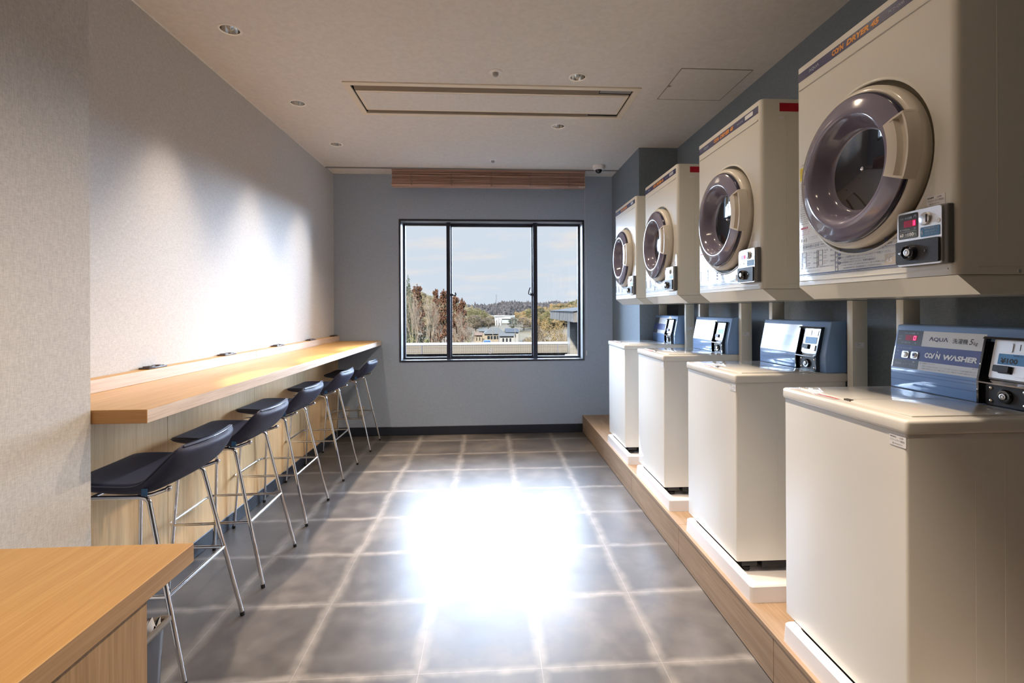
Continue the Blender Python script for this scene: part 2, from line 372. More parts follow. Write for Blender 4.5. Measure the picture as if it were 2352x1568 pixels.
def text_bm(items):
    """items: (string, origin, right, up, height, opts) -> one bmesh of flat lettering"""
    bm = nb()
    for s, o, rt, up, h, k in items:
        cu = bpy.data.curves.new('t', 'FONT'); cu.body = s; cu.size = 1; cu.resolution_u = 2; cu.fill_mode = 'FRONT'
        cu.shear = k.get('shear', 0); cu.offset = k.get('bold', 0); cu.space_line = k.get('line', 1)
        ob = bpy.data.objects.new('t', cu); C.objects.link(ob)
        dg = bpy.context.evaluated_depsgraph_get(); me = bpy.data.meshes.new_from_object(ob.evaluated_get(dg))
        if len(me.vertices):
            xs = [v.co.x for v in me.vertices]; ys = [v.co.y for v in me.vertices]
            x0, x1, y1 = min(xs), max(xs), max(ys)
            y0 = min(ys) if k.get('multi') else min(ys)
            sy = h / max(1e-6, (y1 - y0)); sx = k['w'] / max(1e-6, x1 - x0) if 'w' in k else sy
            al = k.get('al', 'L'); sh = {'L': 0, 'C': -.5, 'R': -1}[al] * (x1 - x0) * sx
            rt_, up_, o_ = Vector(rt), Vector(up), Vector(o)
            for v in me.vertices: v.co = o_ + rt_ * ((v.co.x - x0) * sx + sh) + up_ * ((v.co.y - y0) * sy)
            bm.from_mesh(me)
        bpy.data.objects.remove(ob); bpy.data.meshes.remove(me); bpy.data.curves.remove(cu)
    return bm
def flat(bm, poly3, mi=0):
    f = bm.faces.new([bm.verts.new(p) for p in poly3]); f.material_index = mi
# ------------------------------------------------------------ room shell
XL, XR, YF, YN, ZC = -1.645, 1.69, 5.26, -1.7, 2.78
XP, YP = -1.33, 1.705            # near-left wall block
def cut(o, cbm):
    me = bpy.data.meshes.new('c'); bmesh.ops.recalc_face_normals(cbm, faces=cbm.faces); cbm.to_mesh(me); cbm.free()
    c = bpy.data.objects.new('c', me); C.objects.link(c)
    md = o.modifiers.new('b', 'BOOLEAN'); md.operation = 'DIFFERENCE'; md.object = c; md.solver = 'EXACT'
    dg = bpy.context.evaluated_depsgraph_get(); dg.update()
    nm = bpy.data.meshes.new_from_object(o.evaluated_get(dg)); o.modifiers.clear(); o.data = nm
    bpy.data.objects.remove(c); bpy.data.meshes.remove(me)

bm = nb(); box(bm, XL - .3, XR + .3, YN - .2, YF + .4, -.1, 0); struct('floor', bm, M_FLOOR, angle=0)
bm = nb(); box(bm, XL - .3, XR + .3, YN - .2, YF + .4, ZC, ZC + .16); ceil = struct('ceiling', bm, M_CEIL, angle=0)
DL = [(-1.323, 2.58), (-1.327, 3.474), (-1.328, 4.325), (.552, 3.003), (.546, 3.821)]
AC = (-.924, .995, 3.125, 3.645)
cb = nb()
for x, y in DL: lathe(cb, [(0, -.05), (.047, -.05), (.047, .1), (0, .1)], (x, y, ZC), seg=32)
box(cb, AC[0] + .03, AC[1] - .03, AC[2] + .03, AC[3] - .03, ZC - .05, ZC + .09)
cut(ceil, cb)

WX0, WX1, WZ0, WZ1 = -.96, 1.024, .782, 2.301
bm = nb()
box(bm, XL - .3, WX0, YF, YF + .36, -.1, ZC + .02); box(bm, WX1, XR + .3, YF, YF + .36, -.1, ZC + .02)
box(bm, WX0, WX1, YF, YF + .36, WZ1, ZC + .02); box(bm, WX0, WX1, YF, YF + .36, -.1, WZ0)
struct('wall_far', bm, M_WB, angle=0)
bm = nb(); box(bm, XL - .25, XL, 1.0, YF, 0, ZC); struct('wall_left', bm, M_WL, angle=0)
bm = nb(); box(bm, XL - .25, XP, YN, YP, 0, ZC); struct('wall_left_return', bm, M_WL, angle=0)
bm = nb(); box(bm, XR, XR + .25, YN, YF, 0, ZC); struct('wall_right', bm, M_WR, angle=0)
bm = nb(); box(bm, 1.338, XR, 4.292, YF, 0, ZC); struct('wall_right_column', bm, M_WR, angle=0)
bm = nb(); box(bm, XL - .25, XR + .25, YN - .2, YN, 0, ZC); struct('wall_near', bm, mat('near_wall', lin(70, 68, 66), rough=.7), angle=0)
bm = nb(); box(bm, XL, 1.338, 5.002, 5.012, ZC - .012, ZC); box(bm, XL, 1.338, 5.022, 5.028, ZC - .006, ZC); struct('trim_1', bm, M_REV, angle=0)
bm = nb(); box(bm, XL, XL + .004, 1.71, 5.0, ZC - .006, ZC); struct('trim_2', bm, M_WHITE, angle=0)
bm = nb(); box(bm, -1.60, 1.003, 5.250, YF, 0, .093, .003, 1); struct('baseboard_far', bm, M_BASEB)
bm = nb(); box(bm, -1.612, -1.600, 1.71, 5.26, 0, .088, .003, 1); struct('baseboard_left', bm, M_BASEB)

# window
win = tag(bpy.data.objects.new('window_1', None), kind='structure'); C.objects.link(win); win.location = (.032, YF, WZ0)
def wobj(n, bm, m, **k):
    for v in bm.verts: v.co -= Vector(win.location)
    return obj(n, bm, m, win, **k)
def ring(bm, x0, x1, z0, z1, w, y0, y1, bev=.002):
    box(bm, x0, x0 + w, y0, y1, z0, z1, bev, 1); box(bm, x1 - w, x1, y0, y1, z0, z1, bev, 1)
    box(bm, x0 + w, x1 - w, y0, y1, z0, z0 + w, bev, 1); box(bm, x0 + w, x1 - w, y0, y1, z1 - w, z1, bev, 1)
bm = nb(); ring(bm, WX0 - .004, WX1 + .004, WZ0 - .004, WZ1 + .004, .020, YF - .006, YF + .012); wobj('window_frame', bm, M_FRAME)
bm = nb()
t = .006
box(bm, WX0, WX0 + t, YF + .012, YF + .36, WZ0, WZ1); box(bm, WX1 - t, WX1, YF + .012, YF + .36, WZ0, WZ1)
box(bm, WX0 + t, WX1 - t, YF + .012, YF + .36, WZ0, WZ0 + t); box(bm, WX0 + t, WX1 - t, YF + .012, YF + .36, WZ1 - t, WZ1)
wobj('reveal', bm, M_REV, angle=0)
bm = nb(); ring(bm, WX0 + t, WX1 - t, WZ0 + t, WZ1 - t, .022, YF + .20, YF + .25)
for u0, u1 in ((-.473, -.432), (.482, .529)): box(bm, u0, u1, YF + .13, YF + .25, WZ0 + t, WZ1 - t, .003, 1)
wobj('sash_frame', bm, M_FRAME)
for a, b in ((-.932, -.473), (-.432, .482), (.529, .996)):
    bm = nb(); box(bm, a, b, YF + .222, YF + .228, WZ0 + .03, WZ1 - .03); wobj('glass_pane', bm, M_GLASS, angle=0)
bm = nb(); ring(bm, -.432, .482, WZ0 + .028, WZ1 - .028, .012, YF + .205, YF + .24); wobj('centre_sash', bm, M_FRAME)
# latches
def latch(x, sx, raised):
    bm = nb(); z = 1.50; y = YF + .16
    box(bm, min(x, x + sx * .03), max(x, x + sx * .03), y - .01, y + .012, z - .012, z + .014, .003)
    if raised:
        tube(bm, smooth_path([(x + sx * .02, y, z), (x + sx * .05, y - .004, z + .004), (x + sx * .046, y - .01, z + .045), (x + sx * .032, y - .02, z + .082)], .012), .0055, 8)
        tube(bm, [(x + sx * .025, y, z), (x + sx * .028, y - .01, z + .026)], .005, 8)
    else:
        tube(bm, smooth_path([(x + sx * .02, y, z), (x + sx * .06, y - .006, z - .004), (x + sx * .056, y - .03, z + .02)], .012), .008, 8)
    wobj('latch', bm, M_FRAME)
latch(-.432, 1, False); latch(.482, -1, True)
bm = nb(); lathe(bm, [(.024, 0), (.028, 0), (.028, -.001), (.024, -.001), (.024, 0)], (.004, YF + .221, .868), (0, 1, 0), 32)
for k in range(4):
    a = pi / 4 + k * pi / 2
    tube(bm, [(.004 + .027 * cos(a), YF + .2205, .868 + .027 * sin(a)), (.004 + .034 * cos(a), YF + .2205, .868 + .034 * sin(a))], .0012, 6)
for dx in (-.007, .007): tube(bm, [(.004 + dx, YF + .2205, .866), (.004 + dx * 1.2, YF + .2205, .880)], .0032, 6)
wobj('pane_mark', bm, M_STK)

# ------------------------------------------------------------ long counter on the left
ct = thing('bar_counter', 'long oak bar counter with a raised ledge along the pale left wall', 'counter', (-1.40, 3.48, 0))
def cobj(o, n, bm, m, **k):
    L0 = Vector(o.location)
    for v in bm.verts: v.co -= L0
    return obj(n, bm, m, o, **k)
def oakbox(bm, *a, bev=.0015):
    box(bm, *a, bev, 1)
    bm.faces.ensure_lookup_table(); bm.normal_update()
    for f in bm.faces:
        n = f.normal
        f.material_index = 0 if n.z > .7 else (2 if abs(n.y) > .7 else 1)
bm = nb(); oakbox(bm, XL + .002, -1.152, YP + .004, YF - .002, .964, 1.011); cobj(ct, 'worktop', bm, [M_OAK, M_OAKE, M_OAKX])
bm = nb(); oakbox(bm, XL + .002, -1.590, YP + .004, 3.421, 1.011, 1.067); cobj(ct, 'ledge', bm, [M_OAK, M_OAKE, M_OAKX])
bm = nb(); oakbox(bm, XL + .002, -1.590, 3.422, YF - .002, 1.011, 1.067); cobj(ct, 'ledge', bm, [M_OAK, M_OAKE, M_OAKX])
ys = [YP + .004, 2.525, 3.421, 4.317, 5.213, YF - .002]
for a, b in zip(ys, ys[1:]):
    bm = nb(); box(bm, XL + .002, -1.604, a + .0008, b - .0008, .0, .964, .001, 1); cobj(ct, 'front_panel', bm, M_OAKV)
# outlets on the ledge
def outlet(y, label):
    o = thing('power_outlet', label, 'outlet', (-1.6165, y, 1.067), group='desk outlets along the counter ledge')
    bm = nb(); box(bm, -.024, .024, -.065, .065, 0, .008, .002, 2); obj('plate', bm, M_BLKB, o)
    for s in (-1, 1):
        bm = nb(); box(bm, -.017, .017, s * .03 - .02, s * .03 + .02, .008, .0125, .0015, 2)
        for t_ in (-.006, .006): box(bm, -.008, .008, s * .03 + t_ - .001, s * .03 + t_ + .001, .0125, .0128)
        obj('socket', bm, M_BLKB, o)
M_BLKB = mat('bronze_plastic', lin(66, 52, 48), rough=.4, coat=.2)
for y, l in ((2.443, 'dark flat power outlet on the ledge, the one closest to the cut-off counter end'),
             (3.099, 'dark flat power outlet on the ledge, second along from the cut-off end of the counter'),
             (3.823, 'dark flat power outlet at the middle of the five on the ledge'),
             (4.506, 'dark flat power outlet on the ledge, next to the last one before the window wall'),
             (5.16, 'dark flat power outlet in the ledge corner touching the slate window wall')):
    outlet(y, l)
def wall_socket(x, label):
    o = thing('wall_socket', label, 'socket', (x, YF, .26), group='sockets on the window wall')
    bm = nb(); box(bm, -.034, .034, -.006, 0, -.058, .058, .003, 2); obj('plate', bm, mat('grey_socket', lin(176, 172, 162), rough=.5), o)
    bm = nb(); box(bm, -.016, .016, -.009, -.005, -.034, .034, .002, 2)
    for z in (-.018, .018):
        for dx in (-.006, .006): box(bm, dx - .001, dx + .001, -.0093, -.009, z - .006, z + .006)
    obj('insert', bm, M_WHTP, o)
wall_socket(-1.516, 'beige wall socket low on the slate wall, the one closer to the oak panel')
wall_socket(-1.364, 'beige wall socket low on the slate wall, the one closer to the window')

# platform under the machines
pf = thing('platform', 'low oak platform carrying the row of white washing machines', 'platform', (1.35, 2.0, 0))
ys = [-1.698, -.93, -.06, .813, 1.685, 2.558, 3.431, 4.304, YF - .002]
for a, b in zip(ys, ys[1:]):
    bm = nb(); box(bm, 1.005, 1.022, a + .0008, b - .0008, .004, .1655, .0012, 1); cobj(pf, 'riser_panel', bm, M_OAKP)
ys = [-1.698, -.06, 2.558, YF - .002]
for a, b in zip(ys, ys[1:]):
    bm = nb(); box(bm, 1.003, XR - .002 if b < 5 else 1.336, a + .0008, b - .0008, .166, .183, .0015, 1)
    if b > 5: box(bm, 1.336, XR - .002, a + .0008, 4.290, .166, .183)
    cobj(pf, 'top_board', bm, M_OAKP)

# ------------------------------------------------------------ ceiling fittings
def downlight(x, y, label):
    o = thing('downlight', label, 'ceiling light', (x, y, ZC), group='round recessed ceiling downlights')
    bm = nb(); lathe(bm, [(.0455, .002), (.0455, -.003), (.050, -.0045), (.057, -.002), (.058, .0005)], seg=48); obj('trim_ring', bm, M_WHITE, o)
    bm = nb(); lathe(bm, [(.0455, .0), (.043, .02), (.036, .05), (.022, .075), (.019, .076)], seg=32); obj('reflector', bm, mat('reflector', (.85, .84, .82), rough=.12, metal=1), o, angle=180)
    bm = nb(); lathe(bm, [(0, .074), (.019, .075), (.020, .078)], seg=24); obj('lamp', bm, M_BULB, o)
FILL_W = 28.0
def spot(x, y, energy, size=66, blend=.85, tilt=0):
    l = bpy.data.objects.new('downlight_beam', bpy.data.lights.new('downlight_beam', 'SPOT')); C.objects.link(l)
    l.location = (x, y, ZC - .012); l.data.energy = energy; l.data.spot_size = rad(size); l.data.spot_blend = blend
    l.data.shadow_soft_size = .03; l.data.color = WARM; l.rotation_euler = (0, tilt, 0)
    return l
LBL = ['recessed downlight near the pale wall, the biggest and nearest of that row', 'recessed downlight near the pale wall, in the middle of that row',
       'recessed downlight near the pale wall, the one farthest toward the blind', 'glowing recessed downlight on the camera side of the air conditioner',
       'glowing recessed downlight between the air conditioner and the blind']
for (x, y), l in zip(DL, LBL): downlight(x, y, l)
for x, y in [(-1.33, 4.325), (-1.33, 3.474), (-1.33, 2.58)]: spot(x, y, LAMP_W, tilt=rad(-3)); spot(x, y, 120, 38, .3, rad(-18.5))  # second, tilted beam at each lamp is added to brighten the floor
for x, y in [(-.9, 1.0), (-.9, .1)]: spot(x, y, LAMP_W * .5, 56, .8)
for x, y in [(.55, 3.821), (.55, 3.003), (.55, 2.185), (.55, 1.367), (.55, .55)]: spot(x, y, SPOT_W, 54, .6); spot(x, y, FILL_W, 98, .7, rad(24)); spot(x, y, 9 if y > 1.8 else 4, 150, 1)  # tilted and wide beams are fill added to brighten the room and dryers
def sensor(x, y, r, label):
    o = thing('ceiling_sensor', label, 'sensor', (x, y, ZC))
    bm = nb(); lathe(bm, [(r, 0), (r, -.003), (r * .85, -.006), (r * .45, -.007)], seg=40); obj('rim', bm, M_WHITE, o)
    bm = nb(); lathe(bm, [(r * .46, -.006), (r * .44, -.018), (r * .30, -.026), (0, -.029)], seg=32); obj('dome', bm, mat('sensor_dome', lin(170, 168, 166), rough=.3), o)
sensor(.041, 2.961, .040, 'small round ceiling sensor with grey dome on the camera side of the air conditioner')
sensor(.036, 4.718, .038, 'tiny round ceiling sensor close to the rolled blind')
dc = thing('dome_camera', 'white security camera with dark glass dome on the ceiling beside the blind', 'camera', (1.102, 4.861, ZC))
bm = nb(); lathe(bm, [(.060, 0), (.060, -.022), (.052, -.036), (.034, -.042)], seg=40); obj('housing', bm, M_WHITE, dc)
bm = nb(); lathe(bm, [(.034, -.04), (.034, -.052), (.024, -.068), (.010, -.075), (0, -.076)], seg=32); obj('glass_dome', bm, M_DISC, dc)

ac = thing('air_conditioner', 'wide beige-framed ceiling cassette air conditioner with two air slots', 'air conditioner', ((AC[0] + AC[1]) / 2, (AC[2] + AC[3]) / 2, ZC))
M_ACF = mat('beige_metal', lin(236, 226, 208), rough=.4, coat=.2); M_ACD = mat('dark_slot', lin(40, 40, 44), rough=.6); M_ACL = mat('louvre_bronze', lin(134, 122, 108), rough=.45)
def hring(bm, x0, x1, y0, y1, w, z0, z1, bev=.001):
    box(bm, x0, x1, y0, y0 + w, z0, z1, bev, 1); box(bm, x0, x1, y1 - w, y1, z0, z1, bev, 1)
    box(bm, x0, x0 + w, y0 + w, y1 - w, z0, z1, bev, 1); box(bm, x1 - w, x1, y0 + w, y1 - w, z0, z1, bev, 1)
bm = nb(); hring(bm, *AC, .040, ZC - .008, ZC + .004); cobj(ac, 'outer_frame', bm, M_ACF)
a0, a1, b0, b1 = AC[0] + .032, AC[1] - .032, AC[2] + .032, AC[3] - .032
bm = nb(); hring(bm, a0, a1, b0, b1, .004, ZC, ZC + .085); box(bm, a0, a1, b0, b1, ZC + .08, ZC + .085); cobj(ac, 'recess_tray', bm, M_ACD)
px0, px1, py0, py1 = AC[0] + .052, AC[1] - .052, AC[2] + .115, AC[3] - .095
bm = nb(); hring(bm, px0, px1, py0, py1, .022, ZC - .007, ZC + .004); cp = cobj(ac, 'centre_frame', bm, M_ACF)
bm = nb(); box(bm, px0 + .022, px1 - .022, py0 + .022, py1 - .022, ZC - .008, ZC + .003); cobj(ac, 'centre_panel', bm, M_CEIL)
for y0, y1, d in ((AC[2] + .060, py0 - .004, 1), (py1 + .004, AC[3] - .052, -1)):
    bm = nb(); prism(bm, [(y0, ZC + .03), (y1, ZC + .002), (y1, ZC - .003), (y0, ZC + .024)] if d > 0 else [(y0, ZC + .045), (y1, ZC + .004), (y1, ZC - .001), (y0, ZC + .038)], 'X', AC[0] + .05, AC[1] - .26)
    cobj(ac, 'louvre', bm, M_ACL)
    bm = nb(); box(bm, AC[1] - .255, AC[1] - .045, y0, y1, ZC + .006, ZC + .012); cobj(ac, 'blanking_plate', bm, M_REV)
for x in (px0 + .2, px1 - .3, .1):
    bm = nb(); box(bm, x, x + .03, py0 + .1, py0 + .14, ZC + .003, ZC + .08); cobj(ac, 'hanger', bm, M_ACD)

ah = thing('access_hatch', 'square ceiling access hatch above the second dryer', 'hatch', (1.375, 3.075, ZC))
bm = nb(); hring(bm, 1.153, 1.597, 2.858, 3.292, .006, ZC - .0025, ZC); cobj(ah, 'hatch_frame', bm, mat('hatch_edge', lin(150, 146, 140), rough=.4, metal=.3))
bm = nb(); box(bm, 1.159, 1.591, 2.864, 3.286, ZC - .0015, ZC); cobj(ah, 'hatch_panel', bm, M_CEIL, angle=0)
bm = nb(); lathe(bm, [(.009, 0), (.009, -.004), (0, -.004)], (1.166, 3.09, ZC - .001), seg=20); cobj(ah, 'hatch_lock', bm, M_STEEL)

# rolled-up wooden blind
bl = thing('wooden_blind', 'rolled-up brown wooden slat blind hanging above the window', 'blind', (.004, 5.08, ZC))
bm = nb(); box(bm, -.994, 1.002, 5.035, 5.125, ZC - .028, ZC, .002, 1); cobj(bl, 'head_rail', bm, M_SLAT)
bm = nb(); R.seed(3); z = ZC - .03
while z > 2.628:
    h = R.uniform(.006, .013); dy = R.uniform(-.007, .007); box(bm, -.992 + R.uniform(-.003, .003), 1.0, 5.038 + dy, 5.118 + dy, z - h, z - .0035, .0008, 1); z -= h
o = cobj(bl, 'slats', bm, M_SLAT); o['kind'] = 'stuff'
bm = nb(); box(bm, -.994, 1.002, 5.030, 5.122, 2.603, 2.627, .003, 2); cobj(bl, 'bottom_rail', bm, M_SLAT)
for x in (-.79, -.385, .02, .425, .825):
    bm = nb(); pts = []
    for k in range(26): pts.append((x + .013 * sin(k * 1.9) + .006 * sin(k * .7), 5.026 + .003 * cos(k * 2.3), ZC - .03 - k * .0052))
    tube(bm, pts, .0013, 5); tube(bm, [(x, 5.027, 2.645), (x, 5.027, 2.612)], .0013, 5); lathe(bm, [(0, -.004), (.005, -.003), (.006, 0), (.005, .003), (0, .004)], (x, 5.028, 2.612), seg=10)
    cobj(bl, 'cord', bm, mat('cord_grey', lin(132, 120, 116), rough=.7))
bm = nb(); tube(bm, [(.993, 5.024, ZC - .02), (.996, 5.03, 2.2), (1.043, 5.20, 1.6), (1.046, 5.243, .90)], .0014, 5)
lathe(bm, [(0, -.03), (.006, -.025), (.007, .02), (.003, .03), (0, .03)], (1.046, 5.243, .86), seg=12); cobj(bl, 'pull_cord', bm, M_STK)
bm = nb(); box(bm, .93, .992, 5.028, 5.03, 2.603, 2.609); cobj(bl, 'white_label', bm, M_STK)

# ------------------------------------------------------------ near counter, bin
tb = thing('side_counter', 'short oak counter with a solid side panel in the near corner of the view', 'counter', (-.99, .5, 0))
bm = nb(); oakbox(bm, XP + .002, -.655, -.35, 1.118, .789, .83); cobj(tb, 'worktop', bm, [M_OAK, mat_oak2 := wood_mat('oak_edge_brown', lin(160, 126, 92), lin(184, 152, 116), 'Y'), M_OAKX])
bm = nb(); box(bm, -.690, -.662, -.35, .98, 0, .789, .001, 1); cobj(tb, 'side_panel', bm, wood_mat('oak_side', lin(152, 122, 88), lin(184, 154, 118), 'Z'))
bn = thing('waste_bin', 'dark plastic bin holding a white bag, tucked behind the near counter side panel', 'bin', (-.955, 1.0, 0))
bm = nb()
def rr3(w, h, r, cx, cy, z): return [(x, y, z) for x, y in rrect(w, h, r, 6, cx, cy)]
L_ = [rr3(.25, .31, .05, -.945, 1.095, 0), rr3(.285, .345, .05, -.938, 1.09, .50), rr3(.295, .350, .05, -.938, 1.09, .578), rr3(.27, .33, .045, -.938, 1.09, .585)]
rings = [[bm.verts.new(p) for p in l] for l in L_]
for A, B in zip(rings, rings[1:]):
    for k in range(len(A)): bm.faces.new((A[k], A[(k + 1) % len(A)], B[(k + 1) % len(A)], B[k]))
bm.faces.new(rings[0][::-1]); bm.faces.new(rings[-1]); cobj(bn, 'bin_body', bm, M_BIN, angle=40)
bm = nb(); tube(bm, smooth_path([(-.86, .86, .585), (-.772, .86, .603), (-.772, 1.222, .603), (-.80, 1.225, .600), (-.85, 1.19, .585)], .015), .0075, 10); cobj(bn, 'bag_rail', bm, M_TUBE)
bm = nb(); n1, n2 = 14, 26; g = []
for i in range(n1):
    row = []
    for j in range(n2):
        s, t_ = i / (n1 - 1), j / (n2 - 1)
        x = -.785 - .050 * s * s + .008 * sin(j * 1.7 + i) * s; y = .95 + .26 * t_; z = .622 - .05 * s + .012 * sin(j * 2.1 + i * 1.3) * (1 - s) - .04 * t_ * s + .012 * sin(pi * t_)
        if j > n2 - 4: z -= .006 * (j - n2 + 4)
        row.append(bm.verts.new((x + R.uniform(-.002, .002), y, z + R.uniform(-.003, .003))))
    g.append(row)
for i in range(n1 - 1):
    for j in range(n2 - 1): bm.faces.new((g[i][j], g[i + 1][j], g[i + 1][j + 1], g[i][j + 1]))
cobj(bn, 'liner_bag', bm, M_BAG, angle=180)
# ------------------------------------------------------------ bar stools
def make_stool():
    st = thing('bar_stool', 'x', 'bar stool', (0, 0, 0), group='navy bar stools along the oak counter')
    # padded shell: stations (x, top z, bottom z, half width, dip)
    S = [(-.224, .721, .713, .165, .0), (-.218, .728, .704, .182, .003), (-.17, .732, .696, .198, .008), (-.06, .726, .682, .206, .012), (.03, .723, .676, .210, .012),
         (.075, .732, .680, .212, .010), (.112, .757, .694, .212, .006), (.150, .791, .722, .207, .002), (.188, .826, .768, .200, -.002), (.212, .846, .812, .188, -.004), (.218, .852, .838, .17, -.004)]
    bm = nb(); rings = []
    for x, zt, zb, w, dip in S:
        ring_ = []
        back = max(0, (x - .06) / .158)
        for f in (-1, -.9, -.6, 0, .6, .9, 1):           # top, curving forward at the edges of the back
            ring_.append(bm.verts.new((x - .028 * back * abs(f) ** 2, f * w, zt - dip * (1 - f * f) * 1.3 + .002)))
        for f in (1, .86, .5, 0, -.5, -.86, -1):
            xx = x + (.014 * back) + .010 * back * (1 - f * f); q = 0 if abs(f) < 1 else (zt - zb) * .32
            ring_.append(bm.verts.new((xx - .030 * back * abs(f) ** 2, f * w * (.985 if abs(f) < 1 else 1.0), zb + q - .004 * (1 - f * f))))
        rings.append(ring_)
    n = len(rings[0])
    for A, B in zip(rings, rings[1:]):
        for k in range(n): bm.faces.new((A[k], A[(k + 1) % n], B[(k + 1) % n], B[k]))
    bm.faces.new(rings[0]); bm.faces.new(rings[-1][::-1])
    sh = obj('seat_shell', bm, M_SEAT, st, angle=180, subd=2)
    # seam piping round the upper edge
    for s in (-1, 1):
        bm = nb(); pts = [(x - .030 * max(0, (x - .06) / .158), s * (w - .001), zt - .006) for x, zt, zb, w, dip in S[1:-1]]
        tube(bm, smooth_path(pts, .03, 4), .0022, 6); obj('piping', bm, M_PIPE, sh)
    bm = nb(); pts = [(.190 + .026 * (1 - (f / .19) ** 2), f, .847 - .003 * (1 - (f / .19) ** 2)) for f in [(-.165 + .33 * k / 14) for k in range(15)]]
    tube(bm, pts, .0035, 8); obj('piping', bm, M_PIPE, sh)
    bm = nb(); box(bm, .080, .100, -.2135, -.2105, .686, .712, .001, 1); obj('maker_tag', bm, mat('tag_blue', lin(44, 92, 140), rough=.4), sh)
    r = .0082
    for s in (-1, 1):
        y0 = s * .168; y1 = s * .203
        # one bent tube: rear leg, rail under the seat, front leg
        leg = nb(); tube(leg, smooth_path([(.218, y1, .012), (.074, y0, .660), (.04, y0, .667)], .035, 7), r, 12); lg = obj('rear_leg', leg, M_CHROME, st, angle=60)
        cap = nb(); tube(cap, [(.2205, y1 + s * .0006, .0), (.2175, y1, .016)], r * 1.12, 12); obj('foot_cap', cap, M_RUB, lg)
        leg = nb(); tube(leg, smooth_path([(-.218, y1, .012), (-.182, y0, .660), (-.14, y0, .667)], .03, 7), r, 12); lg = obj('front_leg', leg, M_CHROME, st, angle=60)
        cap = nb(); tube(cap, [(-.2187, y1, .0), (-.218, y1, .016)], r * 1.12, 12); obj('foot_cap', cap, M_RUB, lg)
        rl = nb(); tube(rl, [(-.142, y0, .667), (.042, y0, .667)], r, 12); obj('seat_rail', rl, M_CHROME, st, angle=60)
        rd = nb(); tube(rd, smooth_path([(.05, y0 * .97, .672), (.08, y0 * .97, .672), (.136, y0 * .95, .692)], .02), .0068, 10)
        lathe(rd, [(0, -.011), (.008, -.008), (.0105, 0), (.008, .008), (0, .011)], (.139, y0 * .95, .693), (.94, 0, .34), 16); obj('back_support', rd, M_CHROME, st, angle=60)
    cr = nb(); tube(cr, [(.03, -.168, .6655), (.03, .168, .6655)], .007, 10); tube(cr, [(-.13, -.168, .6655), (-.13, .168, .6655)], .007, 10); obj('cross_tube', cr, M_CHROME, st, angle=60)
    # foot rest
    fz = .312; xr = .218 - (fz / .66) * .144 + .001; ys_ = .203 - fz / .66 * .035
    fr = nb(); tube(fr, smooth_path([(xr, -ys_, fz), (-.214, -ys_ + .0, fz), (-.232, -ys_ + .035, fz), (-.232, ys_ - .035, fz), (-.214, ys_, fz), (xr, ys_, fz)], .03), .0068, 10)
    tube(fr, [(xr, -ys_, fz), (xr, ys_, fz)], .0068, 10); obj('foot_rest', fr, M_CHROME, st, angle=60)
    return st
stool = make_stool()
ST = [(-1.314, 2.013, 'navy bar stool next to the pale wall end, partly hidden by the near oak counter', 0),
      (-1.325, 2.628, 'navy bar stool second from the near counter, chrome legs fully shown', 0.02),
      (-1.361, 3.303, 'middle navy bar stool of the row of five at the oak counter', 0),
      (-1.370, 4.095, 'navy bar stool second from the slate window wall', 0),
      (-1.351, 4.880, 'navy bar stool at the far end, in front of the wall sockets', 0)]
for i, (x, y, l, rz) in enumerate(ST):
    if i == 0: stool.location = (x, y, 0); stool['label'] = l; stool.rotation_euler = (0, 0, rz)
    else: dup(stool, (x, y, 0), l, rz)

